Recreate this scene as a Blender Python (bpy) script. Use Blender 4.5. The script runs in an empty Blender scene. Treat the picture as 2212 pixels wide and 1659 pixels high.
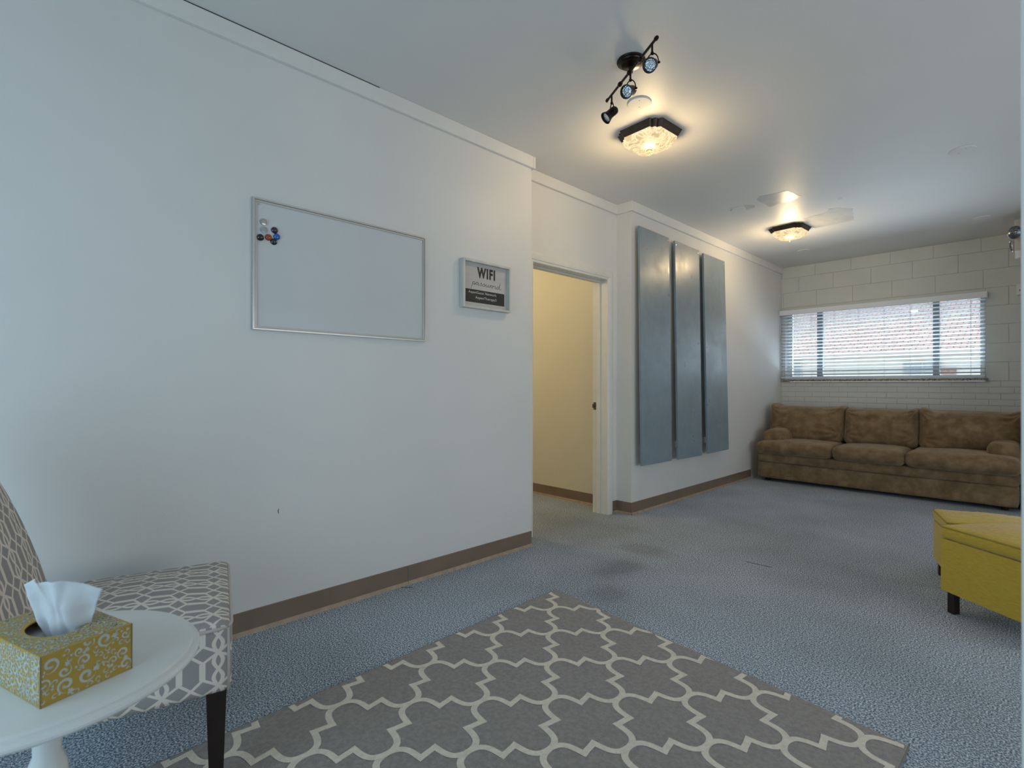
import bpy, bmesh, math, random
from mathutils import Vector, Matrix, noise
PI = math.pi
R = math.radians
rnd = random.Random(7)
SC = bpy.context.scene
COL = SC.collection

# ------------------------------------------------------------------ camera
cam_d = bpy.data.cameras.new('camera')
cam = bpy.data.objects.new('camera', cam_d)
COL.objects.link(cam)
YAW, PIT, ROL = .8056, .0028, .0013
F_ = Vector((-math.sin(YAW) * math.cos(PIT), math.cos(YAW) * math.cos(PIT), math.sin(PIT)))
R_ = Vector((math.cos(YAW), math.sin(YAW), 0))
U_ = R_.cross(F_)
R2 = R_ * math.cos(ROL) + U_ * math.sin(ROL)
U2 = -R_ * math.sin(ROL) + U_ * math.cos(ROL)
m3 = Matrix((R2, U2, -F_)).transposed()
cam.matrix_world = Matrix.Translation((0, 0, 1.1)) @ m3.to_4x4()
cam_d.sensor_width = 36
cam_d.lens = 1106.8 / 2212 * 36
cam_d.clip_start = .02
cam_d.clip_end = 200
cam_d.dof.use_dof = True
cam_d.dof.focus_distance = 3.6
cam_d.dof.aperture_fstop = 6.3
SC.camera = cam

# ------------------------------------------------------------------ world, light, exposure
SC.view_settings.view_transform = 'Standard'
SC.view_settings.look = 'None'
SC.view_settings.gamma = 1
SC.view_settings.use_curve_mapping = False
SC.view_settings.exposure = 0.5
W = bpy.data.worlds.new('world')
SC.world = W
W.use_nodes = True
bg = W.node_tree.nodes['Background']
bg.inputs['Color'].default_value = (.80, .90, 1, 1)
bg.inputs['Strength'].default_value = 1.05


def area(name, loc, rot, sx, sy, power, col):
    d = bpy.data.lights.new(name, 'AREA')
    d.shape = 'RECTANGLE'
    d.size, d.size_y, d.energy, d.color = sx, sy, power, col
    o = bpy.data.objects.new(name, d)
    o.location, o.rotation_euler = loc, rot
    COL.objects.link(o)
    return o


# window daylight from behind the camera, and a fill added at the right
area('daylight_back', (-.9, -1.50, 1.15), (R(90), 0, 0), 2.4, 1.6, 21.5, (.56, .82, 1))
area('fill_right', (2.45, 2.7, 1.2), (R(102), 0, R(90)), 3.6, 1.6, 48, (.86, .94, 1))
# unseen uplight added outside, below the far sill, to brighten the far ceiling
area('far_uplight', (-1.43, 8.15, .55), (R(-130), 0, 0), 2.4, 1.0, 205, (.72, .87, 1))
sun_d = bpy.data.lights.new('sun', 'SUN')
sun_d.energy, sun_d.angle, sun_d.color = 1.9, R(8), (1, .97, .92)
sun = bpy.data.objects.new('sun', sun_d)
sun.rotation_euler = (R(50), 0, R(-15))
COL.objects.link(sun)


def bulb(loc, power, col=(1, .72, .38), r=.035, name='bulb'):
    d = bpy.data.lights.new(name, 'POINT')
    d.energy, d.color, d.shadow_soft_size = power, col, r
    o = bpy.data.objects.new(name, d)
    o.location = loc
    COL.objects.link(o)
    return o


# ------------------------------------------------------------------ materials
def nodes(name):
    m = bpy.data.materials.new(name)
    m.use_nodes = True
    nt = m.node_tree
    return m, nt, nt.nodes['Principled BSDF']


def N(nt, typ, **k):
    n = nt.nodes.new(typ)
    for a, b in k.items():
        if a.startswith('i_'):
            n.inputs[a[2:].replace('_', ' ')].default_value = b
        else:
            setattr(n, a, b)
    return n


def mat(name, col, rough=.6, metal=0, spec=.5, var=0, vscale=6, bump=0, bscale=120, bdist=.002, var_col=None,
        detail=3, sheen=0, coords='Object', stretch=None):
    m, nt, p = nodes(name)
    p.inputs['Base Color'].default_value = (*col, 1)
    p.inputs['Roughness'].default_value = rough
    p.inputs['Metallic'].default_value = metal
    p.inputs['Specular IOR Level'].default_value = spec
    if sheen:
        p.inputs['Sheen Weight'].default_value = sheen
        p.inputs['Sheen Roughness'].default_value = .4
    L = nt.links.new
    tc = N(nt, 'ShaderNodeTexCoord')
    src = tc.outputs[coords]
    if stretch:
        mp = N(nt, 'ShaderNodeMapping')
        mp.inputs['Scale'].default_value = stretch
        L(src, mp.inputs['Vector'])
        src = mp.outputs[0]
    if var or var_col:
        nz = N(nt, 'ShaderNodeTexNoise', i_Scale=vscale, i_Detail=detail)
        L(src, nz.inputs['Vector'])
        cr = N(nt, 'ShaderNodeValToRGB')
        c2 = var_col if var_col else tuple(max(0, c * (1 - var)) for c in col)
        cr.color_ramp.elements[0].position = .35
        cr.color_ramp.elements[1].position = .65
        cr.color_ramp.elements[0].color = (*c2, 1)
        cr.color_ramp.elements[1].color = (*col, 1)
        L(nz.outputs['Fac'], cr.inputs[0])
        L(cr.outputs[0], p.inputs['Base Color'])
    if bump:
        nz = N(nt, 'ShaderNodeTexNoise', i_Scale=bscale, i_Detail=4)
        L(src, nz.inputs['Vector'])
        b = N(nt, 'ShaderNodeBump', i_Strength=bump, i_Distance=bdist)
        L(nz.outputs['Fac'], b.inputs['Height'])
        L(b.outputs[0], p.inputs['Normal'])
    return m


M = {}
M['wall'] = mat('painted wall', (.74, .735, .715), .48, var=.035, vscale=1.6, bump=.25, bscale=160, bdist=.0015)
M['wall_warm'] = mat('cream painted wall', (.74, .70, .58), .55, var=.03, vscale=2, bump=.25, bscale=160)
M['ceiling'] = mat('painted ceiling', (.76, .75, .73), .50, var=.05, vscale=1.2, bump=.35, bscale=90, bdist=.002,
                   stretch=(1, .35, 1))
M['patch'] = mat('bare patch on ceiling', (.60, .585, .56), .30, var=.12, vscale=14)
M['trim'] = mat('white trim paint', (.76, .755, .73), .40, var=.03, vscale=9, bump=.1, bscale=60)
M['casing'] = mat('door casing paint', (.76, .75, .70), .35, var=.04, vscale=12, bump=.1, bscale=40)
M['block'] = mat('painted block', (.63, .65, .625), .55, var=.04, vscale=5, bump=.4, bscale=140, bdist=.002)
M['joint'] = mat('painted mortar', (.50, .505, .485), .7)
M['vinyl'] = mat('brown vinyl base', (.23, .165, .12), .42, var=.12, vscale=5, bump=.1, bscale=90)
M['vinyl_toe'] = mat('worn vinyl toe', (.42, .32, .23), .5, var=.2, vscale=20)
M['alu'] = mat('brushed aluminium', (.62, .62, .60), .32, metal=.9, var=.06, vscale=40, stretch=(1, 1, 8))
M['alu_in'] = mat('inner aluminium lip', (.50, .49, .45), .4, metal=.6)
M['gap_dark'] = mat('dark seam', (.03, .03, .03), .8)
M['board'] = mat('whiteboard enamel', (.64, .66, .665), .22, var=.03, vscale=3)
M['bronze'] = mat('oil rubbed bronze', (.028, .018, .013), .32, metal=.7, var=.4, vscale=30)
M['lamp_band'] = mat('bronze lamp band', (.075, .045, .034), .42, metal=.35, var=.3, vscale=30)
M['gold'] = mat('aged brass finial', (.42, .25, .09), .35, metal=.8, var=.4, vscale=50)
M['disc'] = mat('blank cover paint', (.76, .76, .74), .65)
M['panelpaint'] = None
M['granite'] = None
M['slat'] = mat('blind slat', (.78, .82, .88), .45)
M['cord'] = mat('blind cord', (.55, .58, .62), .8)
M['darkframe'] = mat('window aluminium', (.26, .29, .31), .5, metal=.3)
M['whiteframe'] = mat('window casing', (.62, .66, .64), .5)
M['sofa'] = None
M['dark_wood'] = mat('dark wood leg', (.018, .010, .008), .35, var=.3, vscale=20)
M['table'] = mat('white lacquer', (.74, .77, .76), .25, var=.02, vscale=8)
M['tissue'] = mat('tissue paper', (.60, .62, .65), .8, bump=.2, bscale=300)
M['card_grey'] = mat('grey card', (.35, .38, .38), .8)
M['black'] = mat('black plastic', (.012, .012, .014), .4)
M['white_plastic'] = mat('white plastic', (.72, .73, .74), .4)
M['beige_plastic'] = mat('beige plastic', (.52, .47, .40), .45)
M['chrome'] = mat('chrome', (.75, .77, .80), .12, metal=1)
M['steel'] = mat('worn steel strike', (.16, .13, .10), .4, metal=.7)
M['frame_wood'] = mat('whitewashed wood', (.66, .66, .62), .6, var=.15, vscale=25, bump=.3, bscale=60, stretch=(1, 1, .2))
M['sign_face'] = mat('sign face', (.56, .53, .50), .6, var=.08, vscale=30, stretch=(1, .1, 1))
M['ink'] = mat('black ink', (.02, .02, .02), .6)
M['chalkboard'] = mat('chalkboard band', (.03, .03, .028), .6, var=.3, vscale=30)
M['chalk'] = mat('chalk writing', (.72, .72, .70), .8)
M['rug_line'] = mat('cream rug pile', (.86, .79, .68), .95, var=.12, vscale=60, bump=1, bscale=260, bdist=.004)
M['rug'] = mat('grey rug pile', (.34, .31, .29), .95, var=.22, vscale=70, bump=1, bscale=260, bdist=.004, sheen=.2)
M['rug_edge'] = mat('rug binding', (.17, .16, .15), .9, bump=.5, bscale=200)
M['stucco'] = mat('neighbour wall', (.90, .90, .86), .8, bump=.2, bscale=20)
M['fascia'] = mat('neighbour fascia', (.42, .40, .40), .7)
M['gravel'] = mat('street ground', (.40, .39, .37), .9, var=.2, vscale=3)


def ramp(nt, *st):
    cr = N(nt, 'ShaderNodeValToRGB')
    e = cr.color_ramp.elements
    while len(e) < len(st):
        e.new(.5)
    for i, (p, c) in enumerate(st):
        e[i].position = p
        e[i].color = (*c, 1) if len(c) == 3 else c
    return cr


def carpet():
    m, nt, p = nodes('blue grey carpet')
    L = nt.links.new
    tc = N(nt, 'ShaderNodeTexCoord')
    a = N(nt, 'ShaderNodeTexNoise', i_Scale=170, i_Detail=2, i_Roughness=.6)
    b = N(nt, 'ShaderNodeTexNoise', i_Scale=1.3, i_Detail=4)
    L(tc.outputs['Object'], a.inputs['Vector'])
    L(tc.outputs['Object'], b.inputs['Vector'])
    r1 = ramp(nt, (.38, (.12, .15, .205)), (.5, (.32, .38, .455)), (.62, (.78, .84, .92)))
    L(a.outputs['Fac'], r1.inputs[0])
    r2 = ramp(nt, (.36, (.80, .81, .79)), (.62, (1, 1, 1)))
    L(b.outputs['Fac'], r2.inputs[0])
    mx = N(nt, 'ShaderNodeMix', data_type='RGBA', blend_type='MULTIPLY')
    mx.inputs[0].default_value = 1
    L(r1.outputs[0], mx.inputs[6])
    L(r2.outputs[0], mx.inputs[7])
    cur = mx.outputs[2]
    # traffic stains, each with its own outline
    for (x, y, rx, ry, amt, sc) in ((-1.86, 3.02, .22, .13, .30, 5), (-1.78, 2.60, .13, .20, .34, 6),
                                    (-1.60, 2.25, .12, .12, .28, 6), (-2.5, 3.1, .45, .5, .24, 3)):
        mp = N(nt, 'ShaderNodeMapping', vector_type='POINT')
        mp.inputs['Location'].default_value = (-x / rx, -y / ry, 0)
        mp.inputs['Scale'].default_value = (1 / rx, 1 / ry, 1)
        L(tc.outputs['Object'], mp.inputs['Vector'])
        ln = N(nt, 'ShaderNodeVectorMath', operation='LENGTH')
        L(mp.outputs[0], ln.inputs[0])
        nz = N(nt, 'ShaderNodeTexNoise', i_Scale=sc, i_Detail=4)
        L(tc.outputs['Object'], nz.inputs['Vector'])
        ad = N(nt, 'ShaderNodeMath', operation='ADD')
        L(ln.outputs['Value'], ad.inputs[0])
        L(nz.outputs['Fac'], ad.inputs[1])
        rr = ramp(nt, (.55, (amt,) * 3), (1.0, (0, 0, 0)))
        dv = N(nt, 'ShaderNodeMath', operation='DIVIDE')
        dv.inputs[1].default_value = 1.7
        L(ad.outputs[0], dv.inputs[0])
        L(dv.outputs[0], rr.inputs[0])
        m2 = N(nt, 'ShaderNodeMix', data_type='RGBA')
        m2.inputs[7].default_value = (.09, .085, .075, 1)
        L(rr.outputs[0], m2.inputs[0])
        L(cur, m2.inputs[6])
        cur = m2.outputs[2]
    L(cur, p.inputs['Base Color'])
    p.inputs['Roughness'].default_value = .95
    p.inputs['Specular IOR Level'].default_value = .1
    bm_ = N(nt, 'ShaderNodeBump', i_Strength=.8, i_Distance=.0035)
    L(a.outputs['Fac'], bm_.inputs['Height'])
    L(bm_.outputs[0], p.inputs['Normal'])
    return m


M['carpet'] = carpet()


def panel_paint():
    m, nt, p = nodes('satin slate blue paint')
    L = nt.links.new
    tc = N(nt, 'ShaderNodeTexCoord')
    a = N(nt, 'ShaderNodeTexNoise', i_Scale=5, i_Detail=6, i_Roughness=.7)
    b = N(nt, 'ShaderNodeTexNoise', i_Scale=90, i_Detail=3)
    L(tc.outputs['Object'], a.inputs['Vector'])
    L(tc.outputs['Object'], b.inputs['Vector'])
    r1 = ramp(nt, (.35, (.20, .265, .315)), (.65, (.245, .32, .375)))
    L(a.outputs['Fac'], r1.inputs[0])
    r2 = ramp(nt, (.40, (.46,) * 3), (.64, (.27,) * 3))
    L(a.outputs['Fac'], r2.inputs[0])
    L(r1.outputs[0], p.inputs['Base Color'])
    L(r2.outputs[0], p.inputs['Roughness'])
    p.inputs['Specular IOR Level'].default_value = .75
    p.inputs['Coat Weight'].default_value = .4
    p.inputs['Coat Roughness'].default_value = .33
    bm_ = N(nt, 'ShaderNodeBump', i_Strength=.12, i_Distance=.002)
    L(b.outputs['Fac'], bm_.inputs['Height'])
    L(bm_.outputs[0], p.inputs['Normal'])
    return m


M['panelpaint'] = panel_paint()


def granite():
    m, nt, p = nodes('speckled stone sill')
    L = nt.links.new
    tc = N(nt, 'ShaderNodeTexCoord')
    a = N(nt, 'ShaderNodeTexNoise', i_Scale=90, i_Detail=3, i_Roughness=.8)
    L(tc.outputs['Object'], a.inputs['Vector'])
    r1 = ramp(nt, (.38, (.06, .045, .035)), (.5, (.30, .23, .17)), (.62, (.55, .47, .38)))
    L(a.outputs['Fac'], r1.inputs[0])
    L(r1.outputs[0], p.inputs['Base Color'])
    p.inputs['Roughness'].default_value = .4
    return m


M['granite'] = granite()


def velvet():
    m, nt, p = nodes('brown brushed sofa fabric')
    L = nt.links.new
    tc = N(nt, 'ShaderNodeTexCoord')
    a = N(nt, 'ShaderNodeTexNoise', i_Scale=11, i_Detail=6, i_Roughness=.6)
    w = N(nt, 'ShaderNodeTexNoise', i_Scale=260, i_Detail=2)
    L(tc.outputs['Object'], a.inputs['Vector'])
    L(tc.outputs['Object'], w.inputs['Vector'])
    r1 = ramp(nt, (.30, (.140, .088, .044)), (.5, (.205, .135, .072)), (.72, (.29, .20, .112)))
    L(a.outputs['Fac'], r1.inputs[0])
    L(r1.outputs[0], p.inputs['Base Color'])
    p.inputs['Roughness'].default_value = .9
    p.inputs['Specular IOR Level'].default_value = .2
    p.inputs['Sheen Weight'].default_value = .35
    p.inputs['Sheen Tint'].default_value = (.9, .75, .55, 1)
    bm_ = N(nt, 'ShaderNodeBump', i_Strength=.5, i_Distance=.002)
    L(w.outputs['Fac'], bm_.inputs['Height'])
    L(bm_.outputs[0], p.inputs['Normal'])
    return m


M['sofa'] = velvet()


def linen(name, c1, c2):
    m, nt, p = nodes(name)
    L = nt.links.new
    tc = N(nt, 'ShaderNodeTexCoord')
    mp = N(nt, 'ShaderNodeMapping')
    mp.inputs['Scale'].default_value = (40, 40, 500)
    L(tc.outputs['Object'], mp.inputs['Vector'])
    a = N(nt, 'ShaderNodeTexNoise', i_Scale=1, i_Detail=3)
    L(mp.outputs[0], a.inputs['Vector'])
    r1 = ramp(nt, (.35, c1), (.65, c2))
    L(a.outputs['Fac'], r1.inputs[0])
    L(r1.outputs[0], p.inputs['Base Color'])
    p.inputs['Roughness'].default_value = .85
    p.inputs['Sheen Weight'].default_value = .2
    bm_ = N(nt, 'ShaderNodeBump', i_Strength=.3, i_Distance=.001)
    L(a.outputs['Fac'], bm_.inputs['Height'])
    L(bm_.outputs[0], p.inputs['Normal'])
    return m


M['mustard'] = linen('mustard linen', (.50, .335, .03), (.60, .42, .05))
M['mustard_pipe'] = mat('mustard piping', (.36, .27, .05), .8)


def trellis_fabric():
    """printed trellis: interlaced strands drawn from the UVs (metres)"""
    m, nt, p = nodes('grey trellis print fabric')
    L = nt.links.new
    tc = N(nt, 'ShaderNodeTexCoord')
    sep = N(nt, 'ShaderNodeSeparateXYZ')
    L(tc.outputs['UV'], sep.inputs[0])

    def MA(op, a, b=None, c=None, clamp=False):
        n = N(nt, 'ShaderNodeMath', operation=op, use_clamp=clamp)
        for i, v in enumerate((a, b, c)):
            if v is None:
                continue
            if isinstance(v, (int, float)):
                n.inputs[i].default_value = v
            else:
                L(v, n.inputs[i])
        return n.outputs[0]
    Pu, Pv = .126, .178
    u = MA('DIVIDE', sep.outputs['X'], Pu)
    v = MA('DIVIDE', sep.outputs['Y'], Pv)

    def tri(x, off):      # triangle wave -1..1
        f = MA('FRACT', MA('ADD', x, off))
        return MA('SUBTRACT', MA('MULTIPLY', MA('ABSOLUTE', MA('SUBTRACT', f, .5)), 4), 1)

    def trap(x, off, k):
        t = MA('MULTIPLY', tri(x, off), k)
        return MA('MAXIMUM', MA('MINIMUM', t, 1), -1)

    def strand(off, amp, wave, w):
        # distance of u to off + amp*wave, wrapped
        d = MA('SUBTRACT', u, MA('ADD', MA('MULTIPLY', wave, amp), off + 100))
        f = MA('ABSOLUTE', MA('SUBTRACT', MA('FRACT', MA('ADD', d, 200.5)), .5))
        return MA('LESS_THAN', f, w)
    W1 = trap(v, 0.0, 1.9)
    W2 = trap(v, 0.5, 1.9)
    W3 = MA('SINE', MA('MULTIPLY', v, 4 * PI))
    out = []
    w = .044
    out.append(strand(.25, .22, W1, w))
    out.append(strand(.25, .22, W2, w))
    out.append(strand(.75, .30, W1, w * 1.15))
    out.append(strand(.75, .30, W2, w * 1.15))
    out.append(strand(.75, .085, W3, w * .9))
    out.append(strand(.75, -.085, W3, w * .9))
    cur = out[0]
    for o in out[1:]:
        cur = MA('MAXIMUM', cur, o)
    mx = N(nt, 'ShaderNodeMix', data_type='RGBA')
    mx.inputs[6].default_value = (.33, .315, .305, 1)
    mx.inputs[7].default_value = (.76, .69, .61, 1)
    L(cur, mx.inputs[0])
    L(mx.outputs[2], p.inputs['Base Color'])
    p.inputs['Roughness'].default_value = .85
    nz = N(nt, 'ShaderNodeTexNoise', i_Scale=700, i_Detail=2)
    L(tc.outputs['UV'], nz.inputs['Vector'])
    bm_ = N(nt, 'ShaderNodeBump', i_Strength=.3, i_Distance=.001)
    L(nz.outputs['Fac'], bm_.inputs['Height'])
    L(bm_.outputs[0], p.inputs['Normal'])
    return m


M['trellis'] = trellis_fabric()
M['tan_fabric'] = mat('plain piping fabric', (.52, .48, .44), .85)


def shingle():
    m, nt, p = nodes('asphalt shingles')
    L = nt.links.new
    tc = N(nt, 'ShaderNodeTexCoord')
    mp = N(nt, 'ShaderNodeMapping')
    mp.inputs['Scale'].default_value = (1, 1, 1)
    L(tc.outputs['Object'], mp.inputs['Vector'])
    br = N(nt, 'ShaderNodeTexBrick', i_Scale=1.0)
    br.inputs['Brick Width'].default_value = .32
    br.inputs['Row Height'].default_value = .14
    br.inputs['Mortar Size'].default_value = .018
    br.inputs['Color1'].default_value = (.60, .50, .47, 1)
    br.inputs['Color2'].default_value = (.42, .32, .30, 1)
    br.inputs['Mortar'].default_value = (.15, .10, .10, 1)
    L(mp.outputs[0], br.inputs['Vector'])
    L(br.outputs['Color'], p.inputs['Base Color'])
    p.inputs['Roughness'].default_value = .9
    return m


M['shingle'] = shingle()


def lampglass():
    m = bpy.data.materials.new('swirled alabaster glass')
    m.use_nodes = True
    nt = m.node_tree
    nt.nodes.clear()
    L = nt.links.new
    out = N(nt, 'ShaderNodeOutputMaterial')
    tc = N(nt, 'ShaderNodeTexCoord')
    nz = N(nt, 'ShaderNodeTexNoise', i_Scale=13, i_Detail=5, i_Distortion=2.5)
    L(tc.outputs['Object'], nz.inputs['Vector'])
    cr = ramp(nt, (.36, (.62, .44, .22)), (.5, (1, .82, .48)), (.62, (.72, .52, .27)))
    L(nz.outputs['Fac'], cr.inputs[0])
    em = N(nt, 'ShaderNodeEmission', i_Strength=.85)
    L(cr.outputs[0], em.inputs['Color'])
    gl = N(nt, 'ShaderNodeBsdfGlossy')
    gl.inputs['Roughness'].default_value = .45
    m2 = N(nt, 'ShaderNodeMixShader')
    m2.inputs[0].default_value = .03
    L(em.outputs[0], m2.inputs[1])
    L(gl.outputs[0], m2.inputs[2])
    L(m2.outputs[0], out.inputs[0])
    return m


M['lampglass'] = lampglass()


def clearglass(name='clear glass', tint=(.93, .96, .97)):
    m = bpy.data.materials.new(name)
    m.use_nodes = True
    nt = m.node_tree
    nt.nodes.clear()
    L = nt.links.new
    out = N(nt, 'ShaderNodeOutputMaterial')
    tp = N(nt, 'ShaderNodeBsdfTransparent')
    tp.inputs['Color'].default_value = (*tint, 1)
    gl = N(nt, 'ShaderNodeBsdfGlossy')
    gl.inputs['Roughness'].default_value = .02
    fr = N(nt, 'ShaderNodeFresnel', i_IOR=1.35)
    mx = N(nt, 'ShaderNodeMixShader')
    L(fr.outputs[0], mx.inputs[0])
    L(tp.outputs[0], mx.inputs[1])
    L(gl.outputs[0], mx.inputs[2])
    L(mx.outputs[0], out.inputs[0])
    return m


M['glass'] = clearglass()


def gem(name, c):
    m, nt, p = nodes(name)
    p.inputs['Base Color'].default_value = (*c, 1)
    p.inputs['Roughness'].default_value = .15
    p.inputs['Coat Weight'].default_value = .6
    return m


def reflector():
    m, nt, p = nodes('faceted reflector')
    L = nt.links.new
    tc = N(nt, 'ShaderNodeTexCoord')
    v = N(nt, 'ShaderNodeTexVoronoi', i_Scale=140)
    L(tc.outputs['Object'], v.inputs['Vector'])
    b = N(nt, 'ShaderNodeBump', i_Strength=.8, i_Distance=.004)
    L(v.outputs['Distance'], b.inputs['Height'])
    L(b.outputs[0], p.inputs['Normal'])
    p.inputs['Base Color'].default_value = (.72, .78, .84, 1)
    p.inputs['Metallic'].default_value = .9
    p.inputs['Roughness'].default_value = .22
    return m


M['reflector'] = reflector()


M['dark_reflector'] = mat('dim lamp reflector', (.30, .31, .34), .15, metal=.9, var=.85, vscale=35, stretch=(1, 1, 4))


# ------------------------------------------------------------------ geometry helpers
def finish(name, bm, m, parent=None, smooth=False, auto=None):
    me = bpy.data.meshes.new(name)
    bmesh.ops.recalc_face_normals(bm, faces=bm.faces)
    bm.to_mesh(me)
    bm.free()
    for x in (m if isinstance(m, (list, tuple)) else [m]):
        me.materials.append(x)
    if smooth:
        for p in me.polygons:
            p.use_smooth = True
    o = bpy.data.objects.new(name, me)
    COL.objects.link(o)
    if parent:
        o.parent = parent
    if auto is not None:
        for p in me.polygons:
            p.use_smooth = True
        for e in me.edges:
            pass
        me.set_sharp_from_angle(angle=R(auto))
    return o


def inv(parent):
    return parent


def bx(bm, x0, x1, y0, y1, z0, z1, bev=0, seg=2):
    vs = [bm.verts.new((x, y, z)) for x in (x0, x1) for y in (y0, y1) for z in (z0, z1)]
    q = [(0, 1, 3, 2), (4, 6, 7, 5), (0, 4, 5, 1), (2, 3, 7, 6), (0, 2, 6, 4), (1, 5, 7, 3)]
    fs = [bm.faces.new([vs[i] for i in f]) for f in q]
    if bev:
        es = list({e for f in fs for e in f.edges})
        bmesh.ops.bevel(bm, geom=es, offset=bev, segments=seg, affect='EDGES', profile=.5)
    return fs


def box(name, x0, x1, y0, y1, z0, z1, m, parent=None, bev=0, seg=2):
    bm = bmesh.new()
    bx(bm, x0, x1, y0, y1, z0, z1, bev, seg)
    return finish(name, bm, m, parent, auto=40 if bev else None)


def lathe(bm, prof, seg=40, c=(0, 0, 0), mtx=None):
    rings = []
    for r, z in prof:
        if r < 1e-5:
            rings.append([bm.verts.new((0, 0, z))])
        else:
            rings.append([bm.verts.new((r * math.cos(2 * PI * i / seg), r * math.sin(2 * PI * i / seg), z)) for i in range(seg)])
    for a, b in zip(rings, rings[1:]):
        for i in range(seg):
            j = (i + 1) % seg
            if len(a) == 1 and len(b) == 1:
                continue
            if len(a) == 1:
                bm.faces.new((a[0], b[i], b[j]))
            elif len(b) == 1:
                bm.faces.new((a[i], a[j], b[0]))
            else:
                bm.faces.new((a[i], a[j], b[j], b[i]))
    vs = [v for r in rings for v in r]
    if mtx is not None:
        for v in vs:
            v.co = mtx @ v.co
    for v in vs:
        v.co += Vector(c)
    return vs


def tube(bm, pts, r, seg=8, closed=False, caps=True):
    pts = [Vector(p) for p in pts]
    n = len(pts)
    rings = []
    up = Vector((0, 0, 1))
    prev = None
    for i, p in enumerate(pts):
        if closed:
            t = (pts[(i + 1) % n] - pts[i - 1]).normalized()
        else:
            t = (pts[min(i + 1, n - 1)] - pts[max(i - 1, 0)]).normalized()
        if prev is None:
            a = up if abs(t.dot(up)) < .9 else Vector((1, 0, 0))
            u = t.cross(a).normalized()
        else:
            u = (prev - t * prev.dot(t)).normalized()
        prev = u
        w = t.cross(u)
        rr = r[i] if isinstance(r, (list, tuple)) else r
        rings.append([bm.verts.new(p + (u * math.cos(2 * PI * k / seg) + w * math.sin(2 * PI * k / seg)) * rr) for k in range(seg)])
    m = n if closed else n - 1
    for i in range(m):
        a, b = rings[i], rings[(i + 1) % n]
        for k in range(seg):
            j = (k + 1) % seg
            bm.faces.new((a[k], a[j], b[j], b[k]))
    if caps and not closed:
        bm.faces.new(rings[0])
        bm.faces.new(rings[-1][::-1])


def prism(bm, pts, z0, z1, scale_top=1, c=None):
    a = [bm.verts.new((x, y, z0)) for x, y in pts]
    if c is None:
        c = (0, 0)
    b = [bm.verts.new((c[0] + (x - c[0]) * scale_top, c[1] + (y - c[1]) * scale_top, z1)) for x, y in pts]
    n = len(pts)
    for i in range(n):
        j = (i + 1) % n
        bm.faces.new((a[i], a[j], b[j], b[i]))
    bm.faces.new(a[::-1])
    bm.faces.new(b)


def empty(name, loc=(0, 0, 0), rz=0, label=None, cat=None, group=None, kind=None):
    o = bpy.data.objects.new(name, None)
    o.location = loc
    o.rotation_euler = (0, 0, rz)
    o.empty_display_size = .1
    COL.objects.link(o)
    return tag(o, label, cat, group, kind)


def tag(o, label=None, cat=None, group=None, kind=None):
    if label:
        o['label'] = label
    if cat:
        o['category'] = cat
    if group:
        o['group'] = group
    if kind:
        o['kind'] = kind
    return o


def structure(o):
    o['kind'] = 'structure'
    return o


def align_z(d):
    """rotation taking +z to direction d"""
    return Vector(d).normalized().to_track_quat('Z', 'Y').to_matrix().to_4x4()


# ------------------------------------------------------------------ the setting
H = 2.667
XL = -2.445      # left wall, near part
XB = -2.442      # left wall, far part
XA = -2.590      # recessed wall with the doorway
Y1, Y2, YF = 2.531, 3.753, 7.330
XR = 2.5
YB = -1.6

structure(box('floor', -5.2, XR + .1, YB - .1, YF + .2, -.05, 0, M['carpet']))
ceil = structure(box('ceiling', -5.2, XR + .1, YB - .1, YF + .2, H, H + .1, M['ceiling']))

# left wall (near part), recess with the door opening, far part
bm = bmesh.new()
bx(bm, -2.72, XL, YB, Y1, 0, H)
structure(finish('wall_left', bm, M['wall']))
D0, D1, DH = 2.69, 3.605, 2.0
bm = bmesh.new()
bx(bm, -2.72, XA, Y1, D0 - .02, 0, H)
bx(bm, -2.72, XA, D1 + .02, Y2 + .04, 0, H)
bx(bm, -2.72, XA, D0 - .02, D1 + .02, DH + .02, H)
structure(finish('wall_recess', bm, M['wall']))
bm = bmesh.new()
bx(bm, -2.72, XB, Y2, YF + .1, 0, H, 0)
structure(finish('wall_left', bm, M['wall']))

# room behind the doorway
bm = bmesh.new()
bx(bm, -5.1, -2.72, 3.80, 3.92, 0, H)
structure(finish('wall_hall', bm, M['wall_warm']))
bm = bmesh.new()
bx(bm, -5.1, -2.72, 1.5, 1.6, 0, H)
structure(finish('wall_hall', bm, M['wall_warm']))
bm = bmesh.new()
bx(bm, -5.2, -5.1, 1.5, 3.92, 0, H)
structure(finish('wall_hall', bm, M['wall_warm']))

# solid wall behind the camera, right wall, short partition at the right edge
bm = bmesh.new()
bx(bm, -2.72, XR, YB - .1, YB, 0, H)
structure(finish('wall_back', bm, M['wall']))
bm = bmesh.new()
bx(bm, XR, XR + .1, YB - .1, 6.5, 0, H)
structure(finish('wall_right', bm, M['wall']))
bm = bmesh.new()
bx(bm, -.125, XR, 6.36, YF + .1, 0, H)
structure(finish('wall_right', bm, M['wall']))
bm = bmesh.new()
bx(bm, -.0188, .22, .80, .92, 0, H, .003)
structure(finish('wall_partition', bm, M['wall']))

# far wall: backing, then painted blocks and bricks as pieces
WX0, WX1, WZ0, WZ1 = -2.400, -.440, 1.183, 2.095
bm = bmesh.new()
yb0, yb1 = YF + .004, YF + .2
bx(bm, -2.5, WX0, yb0, yb1, 0, H)
bx(bm, WX1, 0, yb0, yb1, 0, H)
bx(bm, WX0, WX1, yb0, yb1, 0, WZ0 - .03)
bx(bm, WX0, WX1, yb0, yb1, WZ1, H)
far = structure(finish('wall_far', bm, M['joint']))
far['kind'] = 'structure'


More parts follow.
